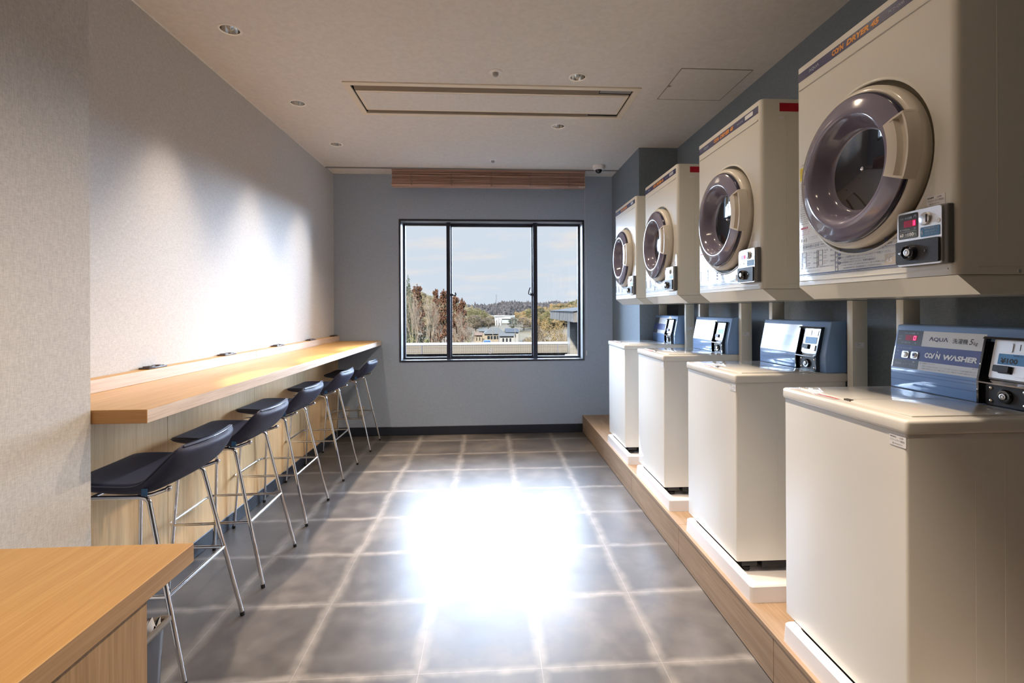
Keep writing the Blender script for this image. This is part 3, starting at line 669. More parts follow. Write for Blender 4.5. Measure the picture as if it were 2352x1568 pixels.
# ------------------------------------------------------------ washing machines
FR = dict(rt=(0, -1, 0), up=(0, 0, 1))
def T(s, y, z, h, x=-.0006, **k): return (s, (x, y, z), (0, -1, 0), (0, 0, 1), h, k)
W = .527
def make_washer():
    w = thing('washing_machine', 'x', 'washing machine', (0, 0, 0), group='coin-operated top-loading washing machines')
    h = W / 2; Z = .060            # body bottom above the platform
    bm = nb(); box(bm, .006, .50, -h + .006, h - .006, Z + .010, .836, .007, 3, edges=vert_edge)
    for x in (.19, .27, .40):       # pressed grooves on the side sheet
        for s in (-1, 1): tube(bm, [(x, s * (h - .0066), .12), (x, s * (h - .0066), .78)], .0012, 6)
    body = obj('body', bm, M_WASH, w)
    # sticker on the front
    bm = nb(); box(bm, .0048, .0058, -h + .008, -h + .060, .800, .828); stk = obj('sticker', bm, M_STK, w)
    obj('lettering', text_bm([T('機械番号　　62285', -h + .057, .8205, .0045, .0045), T('ファミリーレンタリース株式会社', -h + .057, .8115, .006, .0045, w=.045), T('☎ 042-621-0111', -h + .050, .8035, .0045, .0045)]), M_INK, stk, angle=0)
    # dark base with feet
    bm = nb(); box(bm, .022, .49, -h + .07, h - .07, .034, Z + .0095, .004); box(bm, .03, .10, -h + .012, -h + .075, .045, Z + .0095, .004); box(bm, .12, .50, -h + .012, -h + .075, .036, Z + .0095, .004); box(bm, .03, .50, h - .075, h - .012, .040, Z + .0095, .004)
    base = obj('base', bm, M_RUB, w)
    for x in (.062, .46):
        for y in (-h + .045, h - .105):
            bm = nb(); lathe(bm, [(0, .0205), (.020, .0205), (.020, .034), (.013, .038), (.013, .055)], (x, y, 0), seg=20); obj('foot', bm, M_RUB, base)
    # top cover and lid
    bm = nb(); box(bm, 0, .505, -h, h, .836, .874, .009, 4); obj('top_cover', bm, M_LID, w)
    bm = nb(); box(bm, .045, .375, -h + .035, h - .035, .8735, .8775, .0035, 3); lid = obj('lid', bm, M_LID, w)
    bm = nb(); box(bm, .05, .37, .0, .0012, .8777, .8781); obj('lid_crease', bm, M_INKL, lid)
    bm = nb(); prism(bm, [(.042, .012), (.054, .012), (.056, -.010), (.050, -.018), (.042, -.012)], 'Z', .8742, .8790); obj('lid_notch', bm, mat('notch_dark', lin(70, 66, 60), rough=.4), lid)
    bm = nb(); box(bm, .010, .040, .02, .23, .8741, .8747); lb = obj('warning_label', bm, M_WHTP, w)
    bm = nb(); box(bm, .0098, .0402, .0198, .2302, .8741, .8745); box(bm, .030, .038, .025, .12, .8747, .8751); obj('label_border', bm, M_INKR, lb)
    obj('lettering', text_bm([('脱水槽が止まるまでふたを開けないでください', (.024, .222, .8749), (0, -1, 0), (-1, 0, 0), .005, dict(w=.19)), ('危険　回転中は手を入れないでください', (.036, .120, .8753), (0, -1, 0), (-1, 0, 0), .005, dict(w=.09))]), M_INK, lb, angle=0)
    items = []
    for k in range(5): items.append((['ご使用方法　①洗濯物を入れます', '②洗剤を入れ ふたを閉めてください', '③100円硬貨を入れると運転が始まります', '④洗濯時間は約30分です', '終了後は早めに取り出してください'][k], (.29 + .014 * k, .19, .8782), (0, -1, 0), (-1, 0, 0), .006, dict(w=.17)))
    obj('lettering', text_bm(items), M_INKL, lid, angle=0)
    # control housing: upright foot, leaning face
    zk, zt, zb, xk, xt = .947, 1.097, .874, .405, .434
    bm = nb(); prism(bm, [(.503, zb), (xk, zb), (xk, zk), (xt, zt), (.470, zt + .004), (.503, zt + .004)], 'Y', -h + .006, h - .006)
    es = [e for e in bm.edges]; bmesh.ops.bevel(bm, geom=es, offset=.004, segments=2, profile=.5, affect='EDGES')
    cp_ = obj('control_housing', bm, M_BLUE, w, angle=50)
    for z in (.905, .925, .935): 
        bm = nb(); box(bm, xk - .0006, xk + .001, -h + .19, h - .01, z, z + .0012); obj('crease', bm, mat('blue_crease', lin(70, 100, 150), rough=.4), cp_)
    # face coordinates: s from the far edge, t up the slope
    N_ = Vector((-(zt - zk), 0, (xt - xk))).normalized(); UPV = Vector((xt - xk, 0, zt - zk)).normalized()
    def F(s, t_, d=0): return Vector((xk, h - s, zk)) + UPV * t_ + N_ * d
    def quad(bm, s0, s1, t0, t1, d, mi=0, sk=0): flat(bm, [F(s0, t0, d), F(s1, t0, d), F(s1 + sk, t1, d), F(s0 + sk, t1, d)], mi)
    bm = nb()
    D = .0012
    quad(bm, .015, .118, .081, .1335, D, 0); quad(bm, .015, .119, .0, .029, D, 0)
    quad(bm, .015, .331, .029, .081, D, 1); quad(bm, .118, .331, .081, .1335, D, 2); quad(bm, .119, .331, -.0005, .029, D, 2)
    mp_ = obj('control_panel', bm, [M_GREYP, M_BAND, M_WHTP], cp_, angle=0)
    def TF(s, a, b, h_, **k): return (s, F(a, b, .0018), (0, -1, 0), tuple(UPV), h_, k)
    obj('lettering', text_bm([TF('ただいまの金額', .044, .121, .0055, w=.042), TF('円', .094, .121, .0055), TF('残り時間（約）', .038, .087, .0055, w=.036), TF('分', .091, .087, .0055),
        TF('金　額', .022, .110, .004), TF('運転中', .022, .100, .004), TF('洗い', .023, .068, .0045), TF('▶', .040, .068, .004), TF('すすぎ', .048, .068, .0045), TF('▶', .066, .068, .004), TF('脱水', .074, .068, .0045),
        TF('一時停止', .020, .057, .0035, w=.014), TF('シャワー', .018, .044, .0035, w=.014), TF('洗濯槽シャワーボタン', .024, .0105, .0085, w=.084)]), M_INKL, mp_, angle=0)
    obj('lettering', text_bm([TF('ΛQUΛ', .144, .099, .0155, w=.067, bold=.012)]), M_INKB, mp_, angle=0)
    obj('lettering', text_bm([TF('洗濯機', .227, .098, .0165, w=.050, bold=.004), TF('5', .281, .098, .018, shear=.25), TF('kg', .2945, .0945, .014, shear=.2)]), M_INK, mp_, angle=0)
    obj('lettering', text_bm([TF('CO', .137, .043, .018, w=.029, bold=.05), TF('/', .163, .043, .018, bold=.03, w=.012), TF('•', .180, .064, .004), TF('N', .177, .043, .018, bold=.05, shear=.1, w=.017), TF('WΛSHER', .204, .043, .018, w=.112, bold=.05, shear=.15)]), M_INKW, mp_, angle=0)
    obj('lettering', text_bm([TF('洗濯槽シャワーボタン', .134, .0215, .0045, w=.050), TF('洗濯前に空で洗浄水に3分ため流し、シャワーボタンを押すとふたロックして1分30秒洗濯槽を洗浄します。', .134, .0125, .0045, w=.185), TF('洗濯槽の水流が終わるとふたロック解除されます。ふたロック解除されてから洗剤と衣類を入れてください。', .134, .0045, .0045, w=.187), TF('MCW-C50', .305, .0235, .0035)]), M_INKG, mp_, angle=0)
    bm = nb(); quad(bm, .050, .098, .098, .117, .0016); dsp = obj('display', bm, M_LEDD, mp_, angle=0)
    def seg(bm, s, t_, w_, h_, on, d, F_=F):
        q = .0022
        for k, (a0, a1, b0, b1) in enumerate(((0, w_, h_ - q, h_), (w_ - q, w_, h_ / 2, h_), (w_ - q, w_, 0, h_ / 2), (0, w_, 0, q), (0, q, 0, h_ / 2), (0, q, h_ / 2, h_), (0, w_, h_ / 2 - q / 2, h_ / 2 + q / 2))):
            if on[k] == '1': flat(bm, [F_(s + a0, t_ + b0, d), F_(s + a1, t_ + b0, d), F_(s + a1 + .1 * b1, t_ + b1, d), F_(s + a0 + .1 * b1, t_ + b1, d)])
    bm = nb(); seg(bm, .083, .100, .0095, .0145, '1111110', .0021); obj('digit', bm, M_LED, mp_, angle=0)
    for s0, pic in ((.047, 0), (.084, 1)):
        bm = nb(); 
        P_ = rrect(.030, .027, .005, 4, s0 + .015, .0475)
        A = [bm.verts.new(F(a, b, .0016)) for a, b in P_]; B = [bm.verts.new(F(a * .9 + (s0 + .015) * .1, b * .9 + .0475 * .1, .004)) for a, b in P_]
        for k in range(len(A)): bm.faces.new((A[k], A[(k + 1) % len(A)], B[(k + 1) % len(B)], B[k]))
        bm.faces.new(B); 
        lathe(bm, [(.0095, 0), (.0095, .0015), (.008, .0025), (0, .003)], F(s0 + .0165, .0475, .0038), N_, 24)
        bt = obj('push_button', bm, M_SILVER, mp_)
        bm = nb(); quad(bm, s0 + .011, s0 + .021, .044, .053 if pic else .0455, .0071); obj('button_mark', bm, M_INKB if pic else M_INKL, bt, angle=0)
    bm = nb(); flat(bm, [F(.094, .0225, .0016), F(.104, .0225, .0016), F(.099, .028, .0016)]); quad(bm, .1245, .1300, .0205, .0265, .0018); obj('panel_marking', bm, [M_INKL], mp_, angle=0)
    # coin box
    y0, y1 = -h + .042, -h + .190          # near and far side of the box
    bx = nb(); X0 = xk - .018; XT = xt - .010
    ztc = .126
    prof = [(X0, zb + .002), (X0, zk), (X0 + .0265, zk + ztc), (xk + .05, zk + ztc), (xk + .05, zb + .002)]
    for ya, yb in ((y0, y0 + .006), (y1 - .006, y1)): prism(bx, prof, 'Y', ya, yb)
    prism(bx, [(X0 + .020, zk + ztc - .006), (X0 + .0265, zk + ztc), (xk + .05, zk + ztc), (xk + .05, zk + ztc - .006)], 'Y', y0, y1)
    prism(bx, [(X0 + .016, zb + .002), (X0 + .016, zk), (X0 + .042, zk + ztc - .003), (xk + .05, zk + ztc - .003), (xk + .05, zb + .002)], 'Y', y0 + .006, y1 - .006)
    cb_ = obj('coin_box', bx, M_BLK, cp_, angle=30)
    G = lambda a, b, d=0: Vector((X0 + .016, y1 - a, zk)) + Vector((.026, 0, ztc)).normalized() * b + Vector((-ztc, 0, .026)).normalized() * d
    G2 = lambda a, b, d=0: Vector((X0 + .016 - d, y1 - a, zk + b))
    def plate(Ff, cx, cy, w_, h_, r_, d0, d1, bm):
        P_ = rrect(w_, h_, r_, 4, cx, cy); A = [bm.verts.new(Ff(a, b, d0)) for a, b in P_]; B = [bm.verts.new(Ff(a, b, d1)) for a, b in P_]
        for k in range(len(A)): bm.faces.new((A[k], A[(k + 1) % len(A)], B[(k + 1) % len(B)], B[k]))
        bm.faces.new(B)
    bw = y1 - y0
    bm = nb(); plate(G, .080, .064, .118, .112, .004, 0, .003, bm); plate(G, .057, .098, .034, .026, .004, .003, .005, bm); plate(G, .100, .098, .040, .026, .004, .003, .005, bm)
    pl = obj('coin_plate', bm, M_SILVER, w, angle=30)
    bm = nb(); plate(G, .094, .100, .0016, .018, .0004, .005, .0054, bm); obj('coin_slot', bm, M_RUB, pl)
    bm = nb(); plate(G, .079, .0645, .079, .031, .002, .003, .0042, bm); yl = obj('price_label', bm, M_LBLB, pl)
    def TG(s, a, b, h_, d=.0046, **k): return (s, G(a, b, d), (0, -1, 0), tuple(Vector((.026, 0, ztc)).normalized()), h_, k)
    obj('lettering', text_bm([TG('¥100', .047, .0525, .0155, bold=.035, w=.046), TG('100円投入口', .080, .0735, .0042)]), M_INK, yl, angle=0)
    bm = nb(); plate(G, .060, .0355, .042, .019, .003, .003, .016, bm); plate(G, .066, .026, .032, .006, .002, .003, .010, bm); obj('return_lever', bm, M_BLKR, pl, angle=30)
    bm = nb(); plate(G, .105, .030, .030, .026, .004, .003, .009, bm); obj('coin_chute', bm, M_SILVER, pl)
    bm = nb(); prism(bm, [(X0 + .016, zk + .004), (X0 - .006, zk - .004), (X0 - .006, zk - .008), (X0 + .016, zk - .006)], 'Y', y0 + .006, y1 - .006); obj('coin_ledge', bm, M_CHROME, pl)
    bm = nb(); plate(G2, .076, -.040, .118, .058, .006, 0, .005, bm); lp = obj('lock_plate', bm, M_BLKR, w, angle=30)
    bm = nb(); c = G2(.072, -.040, .005); lathe(bm, [(.020, 0), (.020, .004), (.017, .008), (.012, .008), (.0115, .005), (0, .005)], c, (-1, 0, 0), 32); obj('lock_collar', bm, M_BLK, lp)
    bm = nb(); lathe(bm, [(.0085, .004), (.0085, .011), (.006, .0115), (.006, .009), (.0035, .009), (.0035, .0118), (0, .0118)], c, (-1, 0, 0), 24); obj('key_cylinder', bm, M_STEEL, lp)
    for a in (.032, .122):
        for b in (-.021, -.058):
            bm = nb(); lathe(bm, [(.0048, 0), (.0044, .002), (.002, .0032), (0, .0035)], G2(a, b, .005), (-1, 0, 0), 14); obj('screw', bm, M_BRASS, lp)
    for b in (-.03, .045):
        for yy in (y1 - .003, y0 + .003):
            bm = nb(); X = X0 + (0 if b < 0 else b * .206); lathe(bm, [(.0028, 0), (.0022, .0012), (0, .0016)], (X, yy, zk + b), (-1, 0, 0), 12); obj('screw', bm, M_STEEL, cb_)
    return w
washer = make_washer()
WY = [(1.172, 1.700), (2.033, 2.559), (2.905, 3.429), (3.762, 4.290)]
WL = ['white top-loading coin washer nearest the camera, blue control panel with red zero lit', 'white coin washer under the second dryer from the camera, small sticker by its lid corner',
      'white coin washer under the third dryer from the camera', 'white coin washer at the window end of the platform']
PL = ['white drip pan under the washer nearest the camera', 'white drip pan under the second washer, its corner showing on the platform', 'white drip pan under the third washer from the camera', 'white drip pan at the window end of the platform']
for i, (a, b) in enumerate(WY):
    L_ = (1.05, (a + b) / 2, .183)
    if i == 0: washer.location = L_; washer['label'] = WL[0]
    else: dup(washer, L_, WL[i])
def make_pan():
    o = thing('drip_pan', PL[0], 'drip pan', (1.018, 0, .183), group='white drip pans under the washers')
    bm = nb(); w_, d_ = .64, .60
    def rr(w, d, r, z): return [bm.verts.new((x + d_ / 2, y, z)) for x, y in rrect(d, w, r, 5)]
    Ls = [rr(w_, d_, .012, 0), rr(w_ - .006, d_ - .006, .014, .060), rr(w_ - .014, d_ - .014, .016, .065), rr(w_ - .07, d_ - .07, .02, .065), rr(w_ - .078, d_ - .078, .02, .060), rr(w_ - .09, d_ - .09, .03, .019)]
    for A, B in zip(Ls, Ls[1:]):
        for k in range(len(A)): bm.faces.new((A[k], A[(k + 1) % len(A)], B[(k + 1) % len(B)], B[k]))
    bm.faces.new(Ls[0][::-1]); bm.faces.new(Ls[-1]); obj('tray', bm, M_PAN, o, angle=30)
    return o
pan = make_pan()
PY = [(1.010, 1.653), (1.858, 2.500), (2.722, 3.368), (3.560, 4.200)]
for i, (a, b) in enumerate(PY):
    if i == 0: pan.location = (1.018, (a + b) / 2, .183)
    else: dup(pan, (1.018, (a + b) / 2, .183), PL[i])

# ------------------------------------------------------------ dryers
DW = .612
def make_dryer():
    d = thing('tumble_dryer', 'x', 'tumble dryer', (0, 0, 0), group='coin-operated front-loading dryers on steel stands')
    h = DW / 2; H_ = .786; zc = .337
    bm = nb(); box(bm, .0, .455, -h, h, 0, H_, .018, 5, edges=lambda e: vert_edge(e) and e.verts[0].co.x < .01)
    cab = obj('cabinet', bm, M_CREAM, d)
    cb = nb(); lathe(cb, [(0, -.05), (.2525, -.05), (.2520, .028), (0, .028)], (0, 0, zc), (1, 0, 0), 72); cut(cab, cb)
    cab.data.shade_smooth(); cab.data.set_sharp_from_angle(angle=rad(35))
    bm = nb()
    # raised lip round the door, ridge under the name strip, creases on the side sheets
    lathe(bm, [(.258, .0004), (.255, -.0012), (.250, -.0012), (.2485, .004)], (0, 0, zc), (1, 0, 0), 72)
    tube(bm, [(-.0002, -h + .024, .706), (-.0002, h - .018, .706)], .0032, 8)
    tube(bm, [(-.0002, -h + .022, .016), (-.0002, h - .018, .016)], .0018, 6)
    for s in (-1, 1):
        tube(bm, [(.055, s * h, .020), (.45, s * h, .020)], .0012, 6)
        for x in (.105, .185, .30): tube(bm, [(x, s * (h + .0002), .08), (x, s * (h + .0002), .72)], .0011, 6)
    obj('pressed_line', bm, M_CREAM, cab, angle=60)
    bm = nb(); lathe(bm, [(.228, .010), (.236, .008), (.2515, .0065)], (0, 0, zc), (1, 0, 0), 72); obj('door_gap_shade', bm, mat('olive_gap_shade', lin(92, 86, 70), rough=.6), cab, angle=60)  # dark ring: shade of the gap round the door, put into the colour
    bm = nb(); lathe(bm, [(.005, 0), (.0045, .0015), (0, .002)], (.16, -h, .008), (0, -1, 0), 14); obj('screw', bm, M_STEEL, cab)
    # slanted drain cover below
    bm = nb(); prism(bm, [(.004, -.001), (.063, -.048), (.455, -.048), (.455, -.001)], 'Y', -h + .002, h - .002); obj('bottom_cover', bm, M_CREAM, d)
    # name strip
    bm = nb(); box(bm, -.0012, .001, -.283, h - .015, .736, .766); ns = obj('name_strip', bm, M_NAVY, d)
    X = -.0016
    obj('lettering', text_bm([T('ΛQUΛ', .233, .744, .013, X, w=.052, bold=.01), T('MCD-CK45', -.110, .7455, .008, X, w=.052)]), M_INKL, ns, angle=0)
    obj('lettering', text_bm([T('CO', .118, .742, .018, X, w=.030, bold=.05), T('/', .093, .742, .018, X, w=.011, bold=.03), T('•', .080, .7615, .0034, X), T('N', .082, .742, .018, X, w=.017, bold=.05, shear=.1), T('DRYER 45', .053, .742, .018, X, w=.130, bold=.05, shear=.2)]), M_ORNG, ns, angle=0)
    bm = nb(); box(bm, -.0022, -.001, -.245, -.180, .742, .760, .004, 2, edges=lambda e: abs((e.verts[0].co - e.verts[1].co).x) > 1e-5); obj('hologram_sticker', bm, M_SILVER, ns)
    # door
    bm = nb(); lathe(bm, [(.232, .026), (.236, .0), (.236, -.018), (.231, -.027), (.222, -.031), (.215, -.030), (.213, .0)], (0, 0, zc), (1, 0, 0), 80)
    door = obj('door', bm, M_CRP, d, angle=50)
    prof = [(.219, -.026), (.220, -.034), (.217, -.040), (.213, -.043), (.196, -.049), (.176, -.055), (.166, -.058), (.158, -.056), (.150, -.048), (.142, -.030), (.133, -.010), (.126, .002), (.118, .006), (0, .008)]
    mis = [1, 1, 1, 0, 0, 0, 0, 0, 0, 0, 0, 0, 2]
    bm = nb(); lathe(bm, prof, (0, 0, zc), (1, 0, 0), 96, mis=mis); obj('door_glass', bm, [M_LENS, M_RIM, M_DISC], door, angle=70)
    bm = nb(); lathe(bm, [(.007, 0), (.0065, .003), (.003, .005), (0, .0052)], (.0075, 0, zc + .005), (-1, 0, 0), 20); obj('hub_bolt', bm, M_CHROME, door)
    # handle: curved block with a finger slot
    bm = nb(); a0 = 21; n = 10
    def arc(r, x, dz=0): return [(x, -r * cos(rad(-a0 + 2 * a0 * k / n)), zc + .006 + r * sin(rad(-a0 + 2 * a0 * k / n))) for k in range(n + 1)]
    secs = [arc(.236, -.018), arc(.235, -.044), arc(.231, -.054), arc(.226, -.0545), arc(.222, -.044), arc(.207, -.0465), arc(.203, -.060), arc(.192, -.063), arc(.176, -.065), arc(.171, -.060), arc(.170, -.050)]
    V = [[bm.verts.new(p) for p in s_] for s_ in secs]
    for A, B in zip(V, V[1:]):
        for k in range(n): bm.faces.new((A[k], A[k + 1], B[k + 1], B[k]))
    for e in (0, n):
        bm.faces.new([v[e] for v in V])
        r_ = [(.236, -.016), (.2355, -.044), (.231, -.0545), (.203, -.062), (.192, -.063), (.176, -.065), (.170, -.050)]
        da = rad(-a0 - 1.6) if e == 0 else rad(a0 + 1.6); db = rad(-a0) if e == 0 else rad(a0)
        P1 = [bm.verts.new((x, -r2 * cos(da), zc + .006 + r2 * sin(da))) for r2, x in r_]; P2 = [bm.verts.new((x, -r2 * cos(db), zc + .006 + r2 * sin(db))) for r2, x in r_]
        bm.faces.new(P1); bm.faces.new(P2)
        for k in range(7): bm.faces.new((P1[k], P1[(k + 1) % 7], P2[(k + 1) % 7], P2[k]))
    obj('handle', bm, M_CRP, door, angle=40)
    bm = nb(); lathe(bm, [(0, -.012), (.010, -.010), (.010, .01), (0, .012)], (-.004, -.170, .196), (0, .3, 1), 14); obj('door_catch', bm, M_RUB, cab)
    # instruction print
    obj('blue_line', (lambda b: (box(b, -.0012, 0, -.148, h - .018, .0365, .0400), box(b, -.0012, 0, -.148, h - .018, .0325, .0340), b)[2])(nb()), M_NAVY, cab, angle=0)
    it = [T('乾燥時間の目安', .272, .131, .010, w=.088), T('(季節などの場合)', .178, .132, .007, w=.045)]
    for r_, (a, b, c_) in enumerate((('トランクス', '綿100%', '約30分'), ('ブラウス', '綿50%', '約40分'), ('作業着', '綿100%', '約60分'))):
        z = .111 - r_ * .018
        it += [T(a, .247, z, .005), T(b, .247, z - .0065, .004), T(c_, .214, z - .003, .0065)]
    for r_, (a, b, c_) in enumerate((('丁寧大物', '綿100%', '約70分'), ('タオル', '綿100%', '約60分'), ('パジャマ', '綿100%', '約60分'))):
        z = .111 - r_ * .018
        it += [T(a, .163, z, .005), T(b, .163, z - .0065, .004), T(c_, .130, z - .003, .0065)]
    it += [T('4.5kg以上の洗濯物を入れないでください。', .284, .046, .0055, w=.105), T('※季節の違いや洗濯物の量によって乾燥時間が変わります。', .284, .058, .0042, w=.17)]
    for k, s_ in enumerate(('ドアを開きドラム内に他の人の洗濯物が入っていないか確かめてください。', 'ドラム奥の排気フィルターはご使用前に必ず掃除して元どおり取り付けてください。', '脱水した洗濯物を1枚ずつ広げてドラムに入れてドアを閉じてください。')):
        it.append(T(s_, .083, .100 - k * .0115, .0068, w=(.200, .222, .198)[k]))
    it += [T('(ドアを閉じると洗濯物がはさまれないようにしてください。)', .083, .069, .0045, w=.14), T('100円硬貨を入れてください。乾燥を始めます。', .083, .0605, .0068, w=.145), T('(ドアを開けたら運転が止まり乾燥が中断されます。閉じれば再運転します。)', .083, .0525, .0045, w=.18), T('100円硬貨専用です。他の硬貨は投入しても返却されません。', .070, .044, .0045, w=.15)]
    it += [T('表示中は送風運転', -.118, .110, .006, w=.042), T('乾燥を完了しています。', -.098, .100, .006, w=.052)]
    pr = obj('lettering', text_bm(it), M_INKB, cab, angle=0)
    bm = nb()
    def rect(y0_, y1_, z0_, z1_, t_=.0007):
        for a, b, c_, e in ((y0_, y1_, z0_, z0_ + t_), (y0_, y1_, z1_ - t_, z1_), (y0_, y0_ + t_, z0_, z1_), (y1_ - t_, y1_, z0_, z1_)): box(bm, -.0007, 0, a, b, c_, e)
    rect(.128, .283, .127, .145)
    for k in range(3):
        z = .107 - .018 * k; rect(.252, .272, z - .006, z + .010); rect(.168, .188, z - .006, z + .010)
    rect(.276, .283, .060, .118); rect(.192, .198, .060, .118); rect(-.152, -.093, .095, .120); rect(.096, .108, .040, .108)
    for k, z in enumerate((.103, .0915, .080, .064)): lathe(bm, [(.0045, 0), (.0045, .0008), (0, .0008)], (0, .089, z), (-1, 0, 0), 14)
    box(bm, -.0008, 0, -.101, -.093, .109, .118)
    obj('printed_marking', bm, M_INKB, cab, angle=0)
    obj('lettering', text_bm([T('操', .106, .094, .008), T('作', .106, .080, .008), T('順', .106, .063, .008), T('序', .106, .048, .008)]), M_INKB, cab, angle=0)
    obj('lettering', text_bm([T(str(k + 1), .0903, (.1005, .089, .0775, .0615)[k], .0055, -.001) for k in range(4)]), M_INKW, cab, angle=0)
    bm = nb(); box(bm, -.0008, 0, -.152, -.092, .044, .073); cpb = obj('capacity_box', bm, mat('beige_print', lin(196, 184, 164), rough=.5), cab, angle=0)
    obj('lettering', text_bm([T('乾燥容量', -.103, .0635, .006, -.0012, w=.036), T('4.5', -.098, .048, .0125, -.0012, bold=.03), T('kg', -.131, .0465, .0095, -.0012)]), M_INKW, cpb, angle=0)
    # warning column at the far edge
    bm = nb(); box(bm, -.0008, 0, .262, .286, .376, .422); obj('yellow_label', bm, M_YEL, cab, angle=0)
    warn = ['警告', 'ドラムが完全に', '止まるまで手を', '入れないこと', 'けがのおそれ', 'があります。']
    its = [T('⚠ 警告', .283, .427, .0065, w=.024)] + [T(s_, .283, .412 - .0062 * k, .0044, -.0011, w=.019) for k, s_ in enumerate(warn[1:])]
    rows = ['油の付着した衣類は', '乾燥しないでください', '火災の原因になります', '⚠ 注意', '水をかけないこと', '感電のおそれがあります', 'ぬれた手で触れない', 'お子様が中に入らない', 'ご注意ください', '毛・絹など縮むものは', '乾燥しないでください', 'ゴム製品は入れない', '運転中は裏面に触れない', 'やけどのおそれあり', '停電の時は電源を切る', '異常時は使用中止し', '係員へご連絡ください', 'ポケットの中を確認', 'ライターは取り出す', '硬貨は戻りません']
    for k, s_ in enumerate(rows): its.append(T(s_, .283, .362 - .0076 * k, .0046, w=.024 + .002 * (k % 3) + .0018 * max(0, k - 9)))
    obj('lettering', text_bm(its), M_INK, cab, angle=0)
    bm = nb(); box(bm, -.0008, 0, .245, .283, .201, .208); rl = obj('red_bar', bm, M_INKR, cab, angle=0)
    obj('lettering', text_bm([T('排気フィルターの掃除', .281, .2025, .0042, -.0011, w=.034)]), M_INKW, rl, angle=0)
    obj('lettering', text_bm([T('ご使用ごとに排気フィルターを', .284, .194, .0042, w=.06), T('掃除してください。詰まると', .284, .187, .0042, w=.055), T('乾燥時間が長くなります。', .284, .180, .0042, w=.05)]), M_INKR, cab, angle=0)
    obj('lettering', text_bm([T('取り出す', .284, .171, .004), T('ほこりを取り除き元に戻す', .238, .166, .004, w=.05), T('フィルターを引き出します', .238, .160, .004, w=.045), T('❙ ➔ ❙', .280, .155, .012)]), M_INKG, cab, angle=0)
    # coin unit
    yf, yn, z0, z1, xf = -.160, -.290, .030, .172, -.020
    def K(u, v, dd=0): return (xf - dd, yf + (yn - yf) * u, z0 + (z1 - z0) * v)
    w_, hh = yf - yn, z1 - z0
    def pk(bm, u0, u1, v0, v1, r_, d0, d1):
        P_ = rrect((u1 - u0) * w_, (v1 - v0) * hh, r_, 4, (u0 + u1) / 2 * w_, (v0 + v1) / 2 * hh)
        A = [bm.verts.new((xf - d0, yf - a, z0 + b)) for a, b in P_]; B = [bm.verts.new((xf - d1, yf - a, z0 + b)) for a, b in P_]
        for k in range(len(A)): bm.faces.new((A[k], A[(k + 1) % len(A)], B[(k + 1) % len(B)], B[k]))
        bm.faces.new(B); return
    bm = nb(); box(bm, -.018, .0, -.302, -.162, .028, .174, .004, 3); cu_ = obj('coin_unit', bm, mat('grey_casing', lin(92, 92, 94), rough=.45), d)
    bm = nb(); pk(bm, 0, 1, 0, 1, .008, -.003, .0025); obj('face_plate', bm, M_SILVER, cu_, angle=30)
    bm = nb(); pk(bm, .04, .49, .505, .965, .004, .0025, .0035); obj('display_window', bm, M_BLK, cu_, angle=30)
    def TK(s_, u, v, h_, d_=.0040, **k): return (s_, K(u, v, d_), (0, -1, 0), (0, 0, 1), h_, k)
    obj('lettering', text_bm([TK('ただいまの金額', .07, .862, .0065, w=.038), TK('円', .41, .872, .007), TK('残り時間(約)', .07, .648, .0060, w=.032), TK('分', .41, .655, .006)]), M_INKL, cu_, angle=0)
    obj('lettering', text_bm([TK('60', .075, .545, .0095, bold=.03), TK('分/', .195, .548, .0075, w=.011), TK('100', .265, .545, .0095, bold=.03, w=.018), TK('円', .41, .548, .006)]), M_INKW, cu_, angle=0)
    bm = nb(); dd = .0040
    for a, b, c_, e in ((.06, .47, .53, .535), (.06, .47, .630, .635), (.06, .064, .53, .635), (.466, .47, .53, .635)): box(bm, xf - dd, xf - dd + .0004, K(b, 0)[1], K(a, 0)[1], K(0, c_)[2], K(0, e)[2])
    obj('price_frame', bm, M_INKL, cu_, angle=0)
    bm = nb(); flat(bm, [K(.17, .715, .0039), K(.46, .715, .0039), K(.46, .84, .0039), K(.17, .84, .0039)]); obj('display', bm, M_LEDD, cu_, angle=0)
    bm = nb(); flat(bm, [K(.385, .73, .0042), K(.445, .73, .0042), K(.445, .825, .0042), K(.385, .825, .0042)]); obj('display_glow', bm, mat('led_mid', (.3, 0, .03), emit=(1, .01, .1), es=.7), cu_, angle=0)
    bm = nb(); FK = lambda a, b, dd_: Vector((xf - dd_, yf - a, z0 + b)); q = .0012
    for a0_, b0_ in ((.0545, .105),):
        flat(bm, [FK(a0_, b0_, .0045), FK(a0_ + q, b0_, .0045), FK(a0_ + q + .001, b0_ + .011, .0045), FK(a0_ + .001, b0_ + .011, .0045)])
        flat(bm, [FK(a0_ + .0000, b0_, .0045), FK(a0_ + .0025, b0_, .0045), FK(a0_ + .0025, b0_ + .001, .0045), FK(a0_, b0_ + .001, .0045)])
    obj('digit', bm, M_LED, cu_, angle=0)
    bm = nb(); lathe(bm, [(.0165, 0), (.0165, .003), (.0155, .004), (.0150, .0035), (.0145, .005), (.004, .008), (0, .0075)], K(.66, .81, .0025), (-1, 0, 0), 32); ck = obj('coin_dial', bm, M_STEEL, cu_, angle=50)
    bm = nb(); box(bm, xf - .0105, xf - .0085, K(.725, 0)[1] - .0009, K(.725, 0)[1] + .0009, K(0, .74)[2], K(0, .88)[2]); obj('coin_slot', bm, M_RUB, cu_)
    bm = nb(); lathe(bm, [(.0058, 0), (.0056, .0012), (0, .0012)], K(.93, .74, .0025), (-1, 0, 0), 20); obj('return_dot', bm, M_WHTP, cu_)
    bm = nb(); pk(bm, .55, .965, .49, .665, .003, .0025, .0034); bl_ = obj('coin_label', bm, M_LBL, cu_, angle=30)
